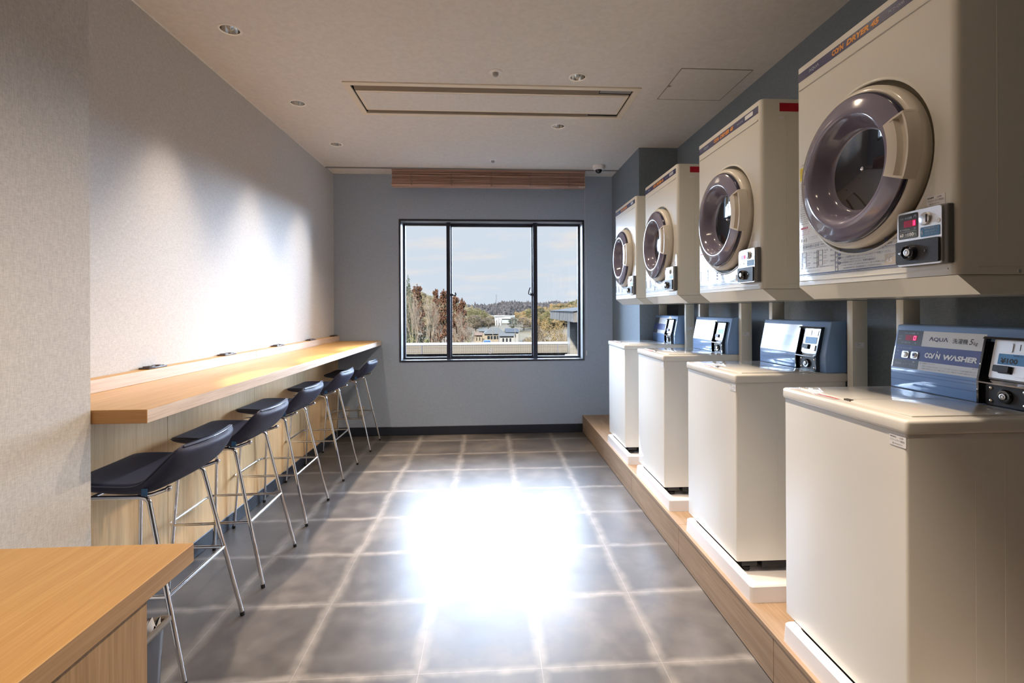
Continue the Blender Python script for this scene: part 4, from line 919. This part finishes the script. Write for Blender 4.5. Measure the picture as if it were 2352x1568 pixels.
    obj('lettering', text_bm([TK('↑', .565, .505, .018, w=.007, bold=.04), TK('100円硬貨投入口', .635, .615, .0060, w=.040), TK('硬貨投入後は返却でき', .66, .565, .0042, w=.034), TK('ませんのでご注意ください。', .66, .520, .0042, w=.033)]), M_INKL, cu_, angle=0)
    bm = nb(); pk(bm, .012, .975, .03, .455, .005, .0025, .009); lk = obj('lock_plate', bm, M_BLKR, cu_, angle=30)
    c = K(.38, .235, .009)
    bm = nb(); lathe(bm, [(.0205, 0), (.0200, .004), (.0185, .012), (.0165, .013), (.0160, .011), (.0155, .005), (0, .005)], c, (-1, 0, 0), 36); obj('lock_collar', bm, M_BLK, cu_, angle=40)
    bm = nb(); lathe(bm, [(.0098, .005), (.0098, .0125), (.0085, .0132), (.0062, .0132), (.0060, .011), (.0042, .011), (.0042, .0136), (0, .0138)], c, (-1, 0, 0), 28); obj('key_cylinder', bm, M_STEEL, cu_, angle=40)
    for u_ in (.12, .70):
        bm = nb(); lathe(bm, [(.0035, 0), (.003, .0018), (0, .0022)], K(u_, .24, .009), (-1, 0, 0), 14); obj('screw', bm, M_STEEL if u_ < .5 else M_BLK, cu_)
    # owner's sticker above the coin unit, red filter label on the side
    bm = nb(); box(bm, -.0008, 0, -.277, -.226, .178, .204); sk = obj('sticker', bm, M_STK, cab, angle=0)
    obj('lettering', text_bm([T('機械番号　　62288', -.229, .1965, .0042, -.0012), T('ファミリーレンタリース株式会社', -.229, .188, .0055, -.0012, w=.045), T('☎ 042-621-0111', -.234, .181, .0042, -.0012)]), M_INK, sk, angle=0)
    bm = nb(); box(bm, .078, .27, -h - .0008, -h, .735, .770, .0, 1); fl = obj('filter_label', bm, M_RED, cab, angle=0)
    def TS(s_, x_, z_, h_, **k): return (s_, (x_, -h - .0012, z_), (1, 0, 0), (0, 0, 1), h_, k)
    obj('lettering', text_bm([TS('排気フィルター', .105, .759, .006), TS('ご使用前に必ずフィルターを掃除して', .084, .751, .0045), TS('ください。目詰まりすると乾燥時間が', .084, .745, .0045), TS('長くなります。', .084, .739, .0045)]), M_INKW, fl, angle=0)
    bm = nb(); box(bm, .075, .100, -h - .0006, -h, .706, .714); obj('side_mark', bm, M_STK, cab, angle=0)
    return d
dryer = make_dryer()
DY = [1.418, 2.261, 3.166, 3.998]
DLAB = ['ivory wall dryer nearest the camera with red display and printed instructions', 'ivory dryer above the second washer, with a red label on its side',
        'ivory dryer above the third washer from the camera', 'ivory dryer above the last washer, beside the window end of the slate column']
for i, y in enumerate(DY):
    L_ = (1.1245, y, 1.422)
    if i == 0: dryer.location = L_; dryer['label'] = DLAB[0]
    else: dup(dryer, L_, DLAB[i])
# dryer stands: two enamelled posts with feet and a shelf bar each
def make_stand():
    s = thing('dryer_stand', 'x', 'stand', (0, 0, 0), group='steel stands carrying the dryers')
    for y in (-.290, .290):
        bm = nb(); box(bm, 0, .066, y - .016, y + .016, 0, 1.187, .002, 2, edges=vert_edge); obj('post', bm, M_POST, s)
    bm = nb(); box(bm, .048, .064, -.274, .274, .25, .29); obj('cross_bar', bm, M_POST, s)
    bm = nb(); box(bm, .012, .050, -.3068, -.306, .99, 1.012); o = obj('rating_sticker', bm, M_STK, s)
    def TS(s_, x_, z_, h_, **k): return (s_, (x_, -.3072, z_), (1, 0, 0), (0, 0, 1), h_, k)
    obj('lettering', text_bm([TS('ΛQUΛ', .014, 1.007, .004), TS('コイン乾燥機架台', .014, 1.002, .0025, w=.02), TS('CD-S45', .014, .998, .0025), TS('ハイアールアクアセールス', .014, .994, .0025, w=.033)]), M_INK, o, angle=0)
    return s
stand = make_stand()
SLAB = ['grey steel dryer stand behind the nearest washer', 'grey steel dryer stand between the first and second washers', 'grey steel dryer stand behind the third washer', 'grey steel dryer stand behind the last washer, beside the slate column']
for i, y in enumerate(DY):
    yy = [1.431, 2.262, 3.166, 3.998][i]
    L_ = (1.515, yy, .184)
    if i == 0: stand.location = L_; stand['label'] = SLAB[0]
    else: dup(stand, L_, SLAB[i])
# cables behind the machines
for y, l in ((2.70, 'thin grey cables hanging down the wall between the second and third machines'),):
    o = thing('power_cable', l, 'cable', (1.66, y, .9))
    bm = nb(); tube(bm, smooth_path([(1.66, y, .5), (1.665, y, 1.1), (1.66, y + .05, 1.25), (1.67, y - .01, 1.5)], .06), .006, 8); cobj(o, 'cable', bm, mat('grey_cable', lin(120, 120, 116), rough=.5))
    bm = nb(); tube(bm, smooth_path([(1.60, y - .2, .9), (1.63, y - .12, 1.05), (1.655, y - .04, 1.15), (1.66, y - .03, 1.5)], .06), .0035, 6); cobj(o, 'cable', bm, M_RUB)
# ------------------------------------------------------------ outside: parapet, neighbours, woods, village
from mathutils import noise as NZ
def xl(r, g, b): return tuple(c * .185 for c in lin(r, g, b)[:3]) + (1,)
XM0 = set(MATS)
def at(u, v, Y):
    r = cam.matrix_world.to_3x3() @ Vector(((u - CX) / FPX, -(v - CY) / FPX, -1)); t = Y / r.y
    return Vector((r.x * t, Y, CAMZ + r.z * t))
def gz(Y):
    for (a, za), (b, zb) in (((0, -10.5), (165, -9.6)), ((165, -9.6), (235, -5.4)), ((235, -5.4), (330, -3.6)), ((330, -3.6), (1200, -2))):
        if Y <= b: return za + (zb - za) * (Y - a) / (b - a)
    return -2
M_WHX = mat('antenna_white', xl(226, 226, 226), rough=.6); M_PLX = mat('concrete_pole', xl(150, 148, 146), rough=.8)
M_FIELD = noise_mat('field', xl(92, 82, 64), xl(122, 112, 90), ns=.05, rough=.9)
bm = nb(); g = []
YS = [14 + 8 * k for k in range(40)] + [340 + 40 * k for k in range(24)]
for Y in YS: g.append([bm.verts.new((-500 + 25 * i, Y, gz(Y))) for i in range(41)])
for a, b in zip(g, g[1:]):
    for i in range(40): bm.faces.new((a[i], a[i + 1], b[i + 1], b[i]))
struct('ground', bm, M_FIELD)
M_TILEG = grid_mat('parapet_tile', xl(150, 144, 136), xl(80, 78, 76), .043, .105, .004, offz=.292)
M_TILEC = grid_mat('coping_tile', xl(126, 126, 128), xl(70, 70, 74), .0475, 5, .004)
M_CONC = noise_mat('weathered_concrete', xl(70, 68, 66), xl(112, 108, 102), scale=(1, 1, .4), ns=2.2, rough=.9)
M_COLT = grid_mat('column_tile', xl(156, 152, 144), xl(100, 98, 94), .60, .101, .004, offx=1.56)
pr = thing('parapet', 'long tiled parapet with pale coping outside the window', 'parapet', (-2.0, 11.6, -.7))
bm = nb(); box(bm, -9, 5, 11.50, 11.86, .295, .500); cobj(pr, 'tile_band', bm, M_TILEG, angle=0)
bm = nb(); prism(bm, [(11.49, .500), (11.49, .506), (11.86, .532), (11.86, .500)], 'X', -9, 5); cobj(pr, 'coping', bm, M_TILEC, angle=0)
bm = nb(); box(bm, -9, 5, 11.60, 11.80, -.7, .295); cobj(pr, 'lower_wall', bm, M_CONC, angle=0)
for u in (969, 1281):
    x = at(u, 800, 11.5).x; bm = nb(); box(bm, x - .008, x + .008, 11.494, 11.50, .295, .507); cobj(pr, 'expansion_joint', bm, M_FRAME, angle=0)
bm = nb(); box(bm, -9, 8, YF + .4, 11.6, -.85, -.70); struct('floor_roof_deck', bm, M_CONC, angle=0)
cn = thing('concrete_canopy', 'weathered concrete canopy slab sticking out beyond the right-hand pane', 'canopy', (3.0, 10.8, 1.2))
a = at(1318, 716, 9.1); b = at(1318, 740, 9.1)
M_STREAK = noise_mat('streaked_concrete', xl(66, 64, 64), xl(138, 134, 130), scale=(10, 10, .6), ns=2.5, rough=.9, lo=.38, hi=.6)
bm = nb(); prism(bm, [(a.x, b.z), (a.x, a.z), (a.x + 5, a.z + .60), (a.x + 5, b.z)], 'Y', 9.1, 12.7); cobj(cn, 'slab', bm, M_STREAK, angle=0)
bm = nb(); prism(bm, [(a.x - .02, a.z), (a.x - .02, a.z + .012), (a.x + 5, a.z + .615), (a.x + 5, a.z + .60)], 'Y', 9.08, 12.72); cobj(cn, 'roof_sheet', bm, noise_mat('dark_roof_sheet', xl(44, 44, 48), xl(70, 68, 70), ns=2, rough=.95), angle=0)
cl = thing('tiled_column', 'pale tiled column under the concrete canopy at the right of the window view', 'column', (2.15, 11.2, -.7))
c0 = at(1309, 780, 11.1)
bm = nb(); box(bm, c0.x, c0.x + .6, 11.1, 11.48, -.7, b.z - .001); cobj(cl, 'shaft', bm, M_COLT, angle=0)
bm = nb(); box(bm, c0.x - .12, c0.x + .75, 10.7, 11.09, -.7, .30, .01, 1); cobj(cl, 'plinth', bm, mat('pale_stone', xl(196, 196, 196), rough=.8), angle=0)

def fol(bm, c, r, n, s, rnd, flatz=1.0, asp=.4):
    for _ in range(n):
        d = Vector((rnd.gauss(0, 1), rnd.gauss(0, 1), rnd.gauss(0, 1))).normalized() * (r * rnd.uniform(.55, 1.05)); d.z *= flatz * (asp + .25)
        p = Vector(c) + d; a = Vector((rnd.uniform(-1, 1), rnd.uniform(-1, 1), rnd.uniform(-1, 1))).normalized(); b_ = a.cross(Vector((rnd.uniform(-1, 1), rnd.uniform(-1, 1), rnd.uniform(-1, 1)))).normalized()
        k = s * rnd.uniform(.6, 1.4); a = Vector((a.x, a.y, a.z * asp)); b_ = Vector((b_.x, b_.y, b_.z * asp))
        bm.faces.new([bm.verts.new(q) for q in (p - a * k, p + b_ * k * .6, p + a * k, p - b_ * k * .6)])
def branch(bm, p, d, L_, r, lev, rnd, tips):
    q = p + d * L_; m_ = p + d * L_ * .5 + Vector((rnd.uniform(-1, 1), rnd.uniform(-1, 1), rnd.uniform(-.3, .3))) * L_ * .06
    tube(bm, [p, m_, q], [r, r * .8, r * .6], 4 if lev < 4 else 3, cap=False); tips.append(q)
    if lev == 0: return
    for k in range(3 if lev > 1 else 4):
        ax = Vector((rnd.uniform(-1, 1), rnd.uniform(-1, 1), rnd.uniform(-.4, .4))).normalized()
        nd = (d * 1.0 + ax * rnd.uniform(.45, .75) + Vector((0, 0, .12))).normalized()
        branch(bm, q - d * L_ * rnd.uniform(0, .35), nd, L_ * rnd.uniform(.62, .8), r * .55, lev - 1, rnd, tips)
M_TRUNK = noise_mat('bark', xl(150, 132, 112), xl(184, 168, 146), scale=(4, 4, 1), ns=3, rough=.9)
M_TWIG = mat('pale_twig', xl(172, 158, 142), rough=.9)
LEAF = {k: noise_mat('leaf_' + k, xl(*a), xl(*b), ns=n_, rough=.85) for k, a, b, n_ in (
    ('cedar', (104, 74, 60), (150, 112, 90), .8), ('green', (74, 84, 66), (118, 124, 98), .8), ('olive', (112, 116, 74), (156, 150, 104), .8),
    ('golden', (138, 118, 80), (182, 158, 112), .8), ('dark', (66, 76, 62), (96, 104, 84), .8), ('bamboo', (126, 128, 86), (170, 166, 124), .8), ('grey', (122, 110, 96), (164, 150, 134), .8))}
TREES = {}
def tree(kind, shape, u, vt, d, wpx, label, cat='tree', name=None, seed=1, zbase=None, group=None):
    top = at(u, vt, d); base = gz(d) if zbase is None else zbase; H = top.z - base; W_ = wpx * d / FPX * (1.5 if shape == 'cone' else 1.15)
    key = (kind, shape, seed); nm = name or {'cedar': 'brown_cedar', 'bare': 'bare_tree'}.get(kind, kind + '_tree')
    o = thing(nm, label, cat, (top.x, d, base), rz=(seed * 1.7 + u) % 6.28 if shape != 'bare' else 0, group=group)
    rnd = random.Random(seed * 31 + 5)
    if key not in TREES:
        # unit tree: height 1, width 1
        t_ = nb(); f_ = nb()
        if shape == 'bare':
            tips = []; tube(t_, [(0, 0, 0), (.01, 0, .25), (0, .01, .42)], [.018, .014, .012], 6, cap=False)
            rr_ = random.Random(seed)
            for k in range(5):
                a_ = k * 1.257 + rr_.uniform(-.3, .3); branch(t_, Vector((0, .0, .30 + .03 * k)), Vector((cos(a_) * .55, sin(a_) * .55, 1)).normalized(), .17, .008, 4, rr_, tips)
            for p in tips[::2]: fol(f_, p, .03, 3, .005, rr_)
            zm = max(v.co.z for v in t_.verts); xm = max(abs(v.co.x) for v in t_.verts)
            for b_ in (t_, f_):
                for v in b_.verts: v.co.z /= zm; v.co.x *= .5 / xm; v.co.y *= .5 / xm
        else:
            tube(t_, [(0, 0, 0), (.01, 0, .5), (0, 0, .9)], [.03, .02, .006], 7)
            if shape == 'cone':
                for k in range(170):
                    z = rnd.uniform(.12, .97); r_ = .44 * (1.04 - z) ** .6 * rnd.uniform(.3, 1); a_ = rnd.uniform(0, 6.28); fol(f_, (r_ * cos(a_), r_ * sin(a_), z), .10 * (1.25 - z * .7), 46, .020, rnd, .5)
                for k in range(10): fol(f_, (0, 0, .88 + .012 * k), .06 * (1 - k / 12), 18, .014, rnd)
            else:
                z0_ = .28 if shape == 'round' else .05
                for k in range(90):
                    a_ = rnd.uniform(0, 6.28); e_ = rnd.uniform(-1, 1); r_ = sqrt(1 - e_ * e_) * rnd.uniform(.5, 1) * .40
                    fol(f_, (r_ * cos(a_), r_ * sin(a_), (1 + z0_) / 2 + e_ * (1 - z0_) / 2 * .84), rnd.uniform(.08, .13), 66, .019, rnd)
        def me(b_, m_, n_):
            x = bpy.data.meshes.new(n_); b_.to_mesh(x); b_.free(); x.materials.append(m_); return x
        TREES[key] = (me(t_, M_TWIG if shape == 'bare' else M_TRUNK, 'trunk'), me(f_, M_TWIG if shape == 'bare' else LEAF[kind], 'foliage'))
    for me_, n_ in zip(TREES[key], ('branches' if shape == 'bare' else 'trunk', 'twigs' if shape == 'bare' else 'foliage')):
        c = bpy.data.objects.new(n_, me_); C.objects.link(c); c.parent = o; c.scale = (W_, W_, H)
    return o
tree('green', 'round', 934, 632, 50, 42, 'tall dull green tree at the left edge of the view, topmost of all', seed=2)
tree('cedar', 'cone', 958, 651, 64, 52, 'brown cedar behind the pale bare trees on the left', seed=3)
tree('cedar', 'cone', 1000, 661, 66, 34, 'slim pointed brown cedar between the bare trees and the left mullion', seed=4)
tree('cedar', 'cone', 1019, 662, 60, 52, 'broad brown cedar half behind the left mullion', seed=3)
tree('cedar', 'cone', 1046, 676, 58, 50, 'brown cedar just right of the left mullion', seed=4)
tree('cedar', 'cone', 1061, 682, 62, 44, 'rightmost brown cedar of the left wood', seed=5)
tree('bare', 'bare', 953, 661, 44, 58, 'pale bare tree with forked trunk in front of the left wood', seed=6)
tree('bare', 'bare', 992, 678, 50, 44, 'pale bare tree beside the slim cedar', seed=8)
tree('bare', 'bare', 1068, 712, 50, 52, 'low pale bare tree at the foot of the rightmost brown cedar', seed=9)
tree('dark', 'bush', 945, 728, 52, 60, 'dark shrub mass under the bare trees at the left', 'shrub', 'dark_shrub', seed=1)
tree('dark', 'bush', 985, 735, 54, 60, 'dark shrub mass under the slim cedar', 'shrub', 'dark_shrub', seed=2)
tree('bamboo', 'bush', 944, 757, 34, 52, 'yellow-green thicket at the lower left above the parapet', 'shrub', 'thicket', seed=1)
tree('bamboo', 'bush', 982, 764, 36, 56, 'yellow-green thicket below the bare trees, left of the mullion', 'shrub', 'thicket', seed=2)
tree('bamboo', 'bush', 1076, 768, 38, 44, 'yellow-green thicket in front of the village houses', 'shrub', 'thicket', seed=1)
tree('grey', 'bush', 1048, 758, 40, 44, 'greyish scrub at the foot of the cedars in the centre pane', 'shrub', 'grey_scrub', seed=1)
tree('olive', 'round', 1086, 708, 205, 34, 'pale olive tree on the slope right of the brown cedars', seed=1)
tree('olive', 'round', 1106, 711, 212, 34, 'brighter olive tree on the slope, its crown highest there', seed=2)
tree('grey', 'round', 1092, 722, 185, 46, 'greyish leafless tree below the olive trees', seed=1)
tree('grey', 'round', 1121, 728, 190, 38, 'greyish leafless tree left of the antenna mast', seed=2)
tree('dark', 'round', 1178, 728, 190, 26, 'dark round tree beside the white greenhouse', seed=1)
tree('grey', 'bush', 1203, 727, 200, 44, 'grey-brown copse right of the dark round tree', 'copse', 'grey_copse', seed=2)
tree('olive', 'round', 1221, 708, 230, 30, 'olive tree straddling the right mullion', seed=2)
tree('green', 'round', 1242, 706, 240, 30, 'dull green tree right of the right mullion', seed=2)
tree('olive', 'round', 1258, 713, 200, 30, 'olive tree above the end of the canopy', seed=1)
tree('golden', 'round', 1252, 730, 74, 50, 'golden-brown tree under the far end of the canopy', seed=1)
tree('golden', 'round', 1282, 737, 66, 44, 'golden-brown tree beside the utility pole on the right', seed=2)
tree('grey', 'round', 1238, 744, 60, 36, 'brownish bare-looking tree by the right mullion', seed=3)
tree('bare', 'bare', 1304, 738, 40, 46, 'tangled bare tree next to the tiled column', seed=6)
tree('golden', 'bush', 1230, 762, 80, 60, 'tawny scrub right of the white house', 'shrub', 'tawny_scrub', seed=1)
tree('golden', 'bush', 1300, 762, 46, 60, 'tawny scrub at the foot of the tiled column', 'shrub', 'tawny_scrub', seed=2)
tree('grey', 'bush', 1212, 772, 118, 36, 'low grey scrub in front of the white house', 'shrub', 'grey_scrub', seed=1)

def hill(name, pts, Y, dep, amp, fr, m, zb=-6):
    bm = nb(); n = 260; rows = 16; g = []
    P_ = [at(u, v, Y) for u, v in pts]; x0, x1 = P_[0].x, P_[-1].x
    def zt(x):
        for a_, b_ in zip(P_, P_[1:]):
            if x <= b_.x: return a_.z + (b_.z - a_.z) * (x - a_.x) / (b_.x - a_.x)
        return P_[-1].z
    for j in range(rows + 8):
        t_ = min(1, j / rows); row = []
        for i in range(n + 1):
            x = x0 + (x1 - x0) * i / n; top = zt(x) - amp * .6
            y = Y - dep * (1 - t_) + max(0, j - rows) * dep * .12
            z = zb + (top - zb) * sin(t_ * pi / 2) ** .9 - max(0, j - rows) * amp * .5
            q = Vector((x * fr, y * fr, 0)); w = 1 - abs(NZ.noise(q * 3)) * 1.6
            z += amp * (NZ.noise(q) * .9 + w * .55 + NZ.noise(q * 7.3) * .35) * (.3 + .7 * t_)
            row.append(bm.verts.new((x, y, z)))
        g.append(row)
    G_ = [[v.co.copy() for v in row] for row in g]
    for a_, b_ in zip(g, g[1:]):
        for i in range(n): bm.faces.new((a_[i], a_[i + 1], b_[i + 1], b_[i]))
    struct(name, bm, m, angle=20)
    return G_
M_H1 = noise_mat('far_forest', xl(54, 58, 64), xl(110, 106, 110), scale=(1, 1, 1), ns=.30, detail=8, rough=1)  # bluish grey: distance haze put into the forest colour
M_H2 = noise_mat('near_forest', xl(78, 82, 60), xl(140, 116, 84), ns=.5, detail=8, rough=1)
HF = hill('far_hills', [(700, 708), (1000, 710), (1066, 707), (1095, 706), (1125, 707), (1150, 705), (1166, 700), (1185, 699), (1200, 702), (1220, 702), (1240, 701), (1262, 700), (1292, 703), (1330, 698), (1700, 702)], 560, 190, 5, .045, M_H1)
HN = hill('near_hills', [(1188, 722), (1210, 718), (1226, 711), (1250, 709), (1275, 705), (1302, 702), (1316, 697), (1330, 692), (1500, 676), (1700, 674)], 300, 90, 4, .06, M_H2, zb=-5)
M_H3 = noise_mat('slope_scrub', xl(84, 78, 62), xl(132, 122, 98), ns=.5, detail=8, rough=1)
HL = hill('left_hills', [(400, 640), (800, 662), (930, 672), (1010, 692), (1060, 703), (1096, 716), (1128, 732)], 260, 40, 2.5, .10, M_H3, zb=-6)
# woods covering both hills
def woods(name, label, G, n, hmin, hmax, rmul, cone, m, seed):
    fe = nb(); rn = random.Random(seed)
    for k in range(n):
        j = min(int(17 * rn.random() ** .8), 16); row = G[j]; i = rn.randrange(len(row) - 1); p = row[i]; 
        if not (-.30 < p.x / p.y < .30): continue
        h_ = rn.uniform(hmin, hmax); r_ = h_ * rmul * rn.uniform(.7, 1.2); q = (p.x + rn.uniform(-1, 1), p.y + rn.uniform(-5, 5), p.z - 1.5)
        if rn.random() < cone: lathe(fe, [(0, h_ * 1.15), (r_ * .5, h_ * .6), (r_, h_ * .1), (0, 0)], q, seg=5)
        else: lathe(fe, [(0, h_ * .9), (r_ * .75, h_ * .75), (r_, h_ * .45), (r_ * .6, h_ * .1), (0, 0)], q, seg=6)
    tag(obj(name, fe, m, angle=0), label, 'forest', kind='stuff')
woods('conifer_forest', 'dark conifer forest covering the distant ridge', HF, 16000, 3, 6.5, .34, .4, M_H1, 5)
woods('mixed_woodland', 'olive and russet woodland on the nearer hill at the right', HN, 9000, 1.6, 3.4, .5, .05, M_H2, 6)
woods('scrub_woodland', 'brownish leafless woodland on the slope behind the left wood', HL, 7000, 2.0, 4.0, .5, .05, M_H3, 8)

M_RG = mat('grey_roof', xl(92, 94, 94), rough=.8); M_WH = mat('white_render', xl(176, 176, 176), rough=.8); M_RD = mat('solar_roof', xl(30, 36, 48), rough=.7)
M_RB = mat('brown_roof', xl(126, 104, 90), rough=.9); M_WT = mat('tan_wall', xl(170, 158, 142), rough=.9); M_WIN = mat('far_window', xl(52, 58, 66), rough=.2)
def house(name, label, d, u0, u1, vr, ve, vb, roof, wall, hip=.25, depth=8, wins=4, gable=False):
    a_ = at(u0, ve, d); b_ = at(u1, ve, d); zr = at(u0, vr, d).z; zb_ = min(at(u0, vb, d).z, gz(d)) if vb > 760 else at(u0, vb, d).z; w_ = b_.x - a_.x
    o = thing(name, label, 'house' if 'house' in name else 'shed', ((a_.x + b_.x) / 2, d + depth / 2, zb_))
    bm = nb(); box(bm, a_.x + w_ * .05, b_.x - w_ * .05, d + .5, d + depth - .5, zb_, a_.z); cobj(o, 'walls', bm, wall, angle=0)
    bm = nb(); e0, e1 = a_.x, b_.x; h0, h1 = e0 + w_ * hip, e1 - w_ * hip
    if gable: prism(bm, [(d, a_.z), (d + depth, a_.z), (d + depth / 2, zr)], 'X', e0, e1)
    else:
        V = [bm.verts.new(p) for p in ((e0, d, a_.z), (e1, d, a_.z), (e1, d + depth, a_.z), (e0, d + depth, a_.z), (h0, d + depth / 2, zr), (h1, d + depth / 2, zr))]
        for f in ((0, 1, 5, 4), (1, 2, 5), (2, 3, 4, 5), (3, 0, 4), (3, 2, 1, 0)): bm.faces.new([V[i] for i in f])
    cobj(o, 'roof', bm, roof, angle=0)
    for k in range(wins):
        x = a_.x + w_ * (.16 + .68 * (k + .5) / wins); bm = nb(); zz = a_.z - .5; box(bm, x - w_ * .05, x + w_ * .05, d + .42, d + .5, max(zb_ + .3, zz - 1.1), zz - .1); cobj(o, 'window', bm, M_WIN, angle=0)
    return o
house('farmhouse', 'large farmhouse with wide grey hipped roof at the middle of the village', 150, 1110, 1163, 754, 767, 790, M_RG, M_WT, .32, 12, 5)
house('white_house', 'tall white house with dark solar roof right of the big farmhouse', 154, 1161, 1192, 755, 763, 786, M_RD, M_WH, .05, 9, 3, True)
house('annex_house', 'long low grey-roofed annex in front of the white house', 138, 1146, 1182, 766, 772, 786, M_RG, M_WH, .06, 6, 3, True)
house('small_house', 'small house with pale grey roof left of the farmhouse', 172, 1099, 1122, 756, 761, 772, M_RG, M_WT, .1, 7, 2, True)
house('brown_house', 'low house with weathered brown roof at the left of the village', 150, 1088, 1108, 764, 770, 786, M_RB, M_WT, .1, 7, 2, True)
house('greenhouse', 'long white greenhouse on the field behind the farmhouse', 232, 1143, 1173, 729, 732, 744, M_WH, mat('greenhouse_film', xl(186, 196, 202), rough=.4), .02, 7, 0, True)
house('long_shed', 'long pale shed at the foot of the dark hill', 300, 1181, 1212, 724, 727, 731, M_WH, M_WH, .03, 8, 0, True)
house('roadside_shed', 'pale shed under the hill, left of the long one', 310, 1135, 1158, 725, 727, 731, M_WH, M_WT, .03, 8, 0, True)
p = at(1119, 785, 132); tp = tag(obj('blue_tarp', (lambda b_: (box(b_, p.x - .9, p.x + .9, 131, 133, gz(132), p.z + .5, .3, 2), b_)[1])(nb()), mat('tarp_blue', xl(70, 106, 160), rough=.6)), 'small heap under a light blue tarp before the farmhouse', 'tarp')
# masts and poles
an = thing('antenna_mast', 'slender pole with a cluster of upright white antenna panels', 'antenna', at(1145, 790, 62).xy.to_3d() + Vector((0, 0, gz(62))))
a_ = at(1145, 725, 62); bm = nb(); tube(bm, [(a_.x, 62, gz(62)), (a_.x, 62, a_.z)], [.07, .04], 8); cobj(an, 'pole', bm, M_PLX)
for k in range(6):
    t_ = k * pi / 3 + .3; z1 = at(1145, 731, 62).z; z0 = at(1145, 747, 62).z; x, y = a_.x + .36 * cos(t_), 62 + .36 * sin(t_)
    bm = nb(); box(bm, x - .07, x + .07, y - .05, y + .05, z0, z1, .01, 1); tube(bm, [(a_.x, 62, z0 + .3), (x, y, z0 + .3)], .02, 5); cobj(an, 'antenna_panel', bm, M_WHX)
rm = thing('radio_tower', 'tiny lattice radio tower standing on the distant ridge', 'tower', (at(1140, 697, 540).x, 540, at(1140, 702, 540).z))
t0 = at(1140, 676, 540); b0 = at(1140, 702, 540); bm = nb()
for s in (-1, 1):
    for q in (-1, 1): tube(bm, [(b0.x + s * .9, 540 + q * .9, b0.z), (b0.x + s * .22, 540 + q * .22, t0.z)], .10, 4)
for k in range(9):
    z = b0.z + (t0.z - b0.z) * k / 9; z2 = b0.z + (t0.z - b0.z) * (k + 1) / 9; w1 = .9 - .68 * k / 9; w2 = .9 - .68 * (k + 1) / 9
    for s in (-1, 1): tube(bm, [(b0.x - s * w1, 540 - w1, z), (b0.x + s * w2, 540 - w2, z2)], .06, 3)
cobj(rm, 'lattice', bm, mat('tower_grey', xl(120, 122, 130), rough=.7))
for u, vt, d, l in ((1183, 744, 128, 'utility pole in front of the white house roof'), (1193, 745, 124, 'utility pole at the right corner of the white house'), (1259, 762, 84, 'utility pole among the golden trees on the right'), (1132, 752, 120, 'thin utility pole in front of the big farmhouse roof')):
    a_ = at(u, vt, d); o = thing('utility_pole', l, 'pole', (a_.x, d, gz(d)), group='village utility poles')
    bm = nb(); tube(bm, [(a_.x, d, gz(d)), (a_.x, d, a_.z)], [.10, .07], 7); cobj(o, 'pole', bm, M_PLX)
    for k in (0, 1): bm = nb(); box(bm, a_.x - .75, a_.x + .75, d - .05, d + .05, a_.z - .42 - k * .7, a_.z - .35 - k * .7); cobj(o, 'cross_arm', bm, M_PLX)
for k_, m_ in MATS.items():
    if k_ not in XM0: m_.node_tree.nodes['Principled BSDF'].inputs['Specular IOR Level'].default_value = .05
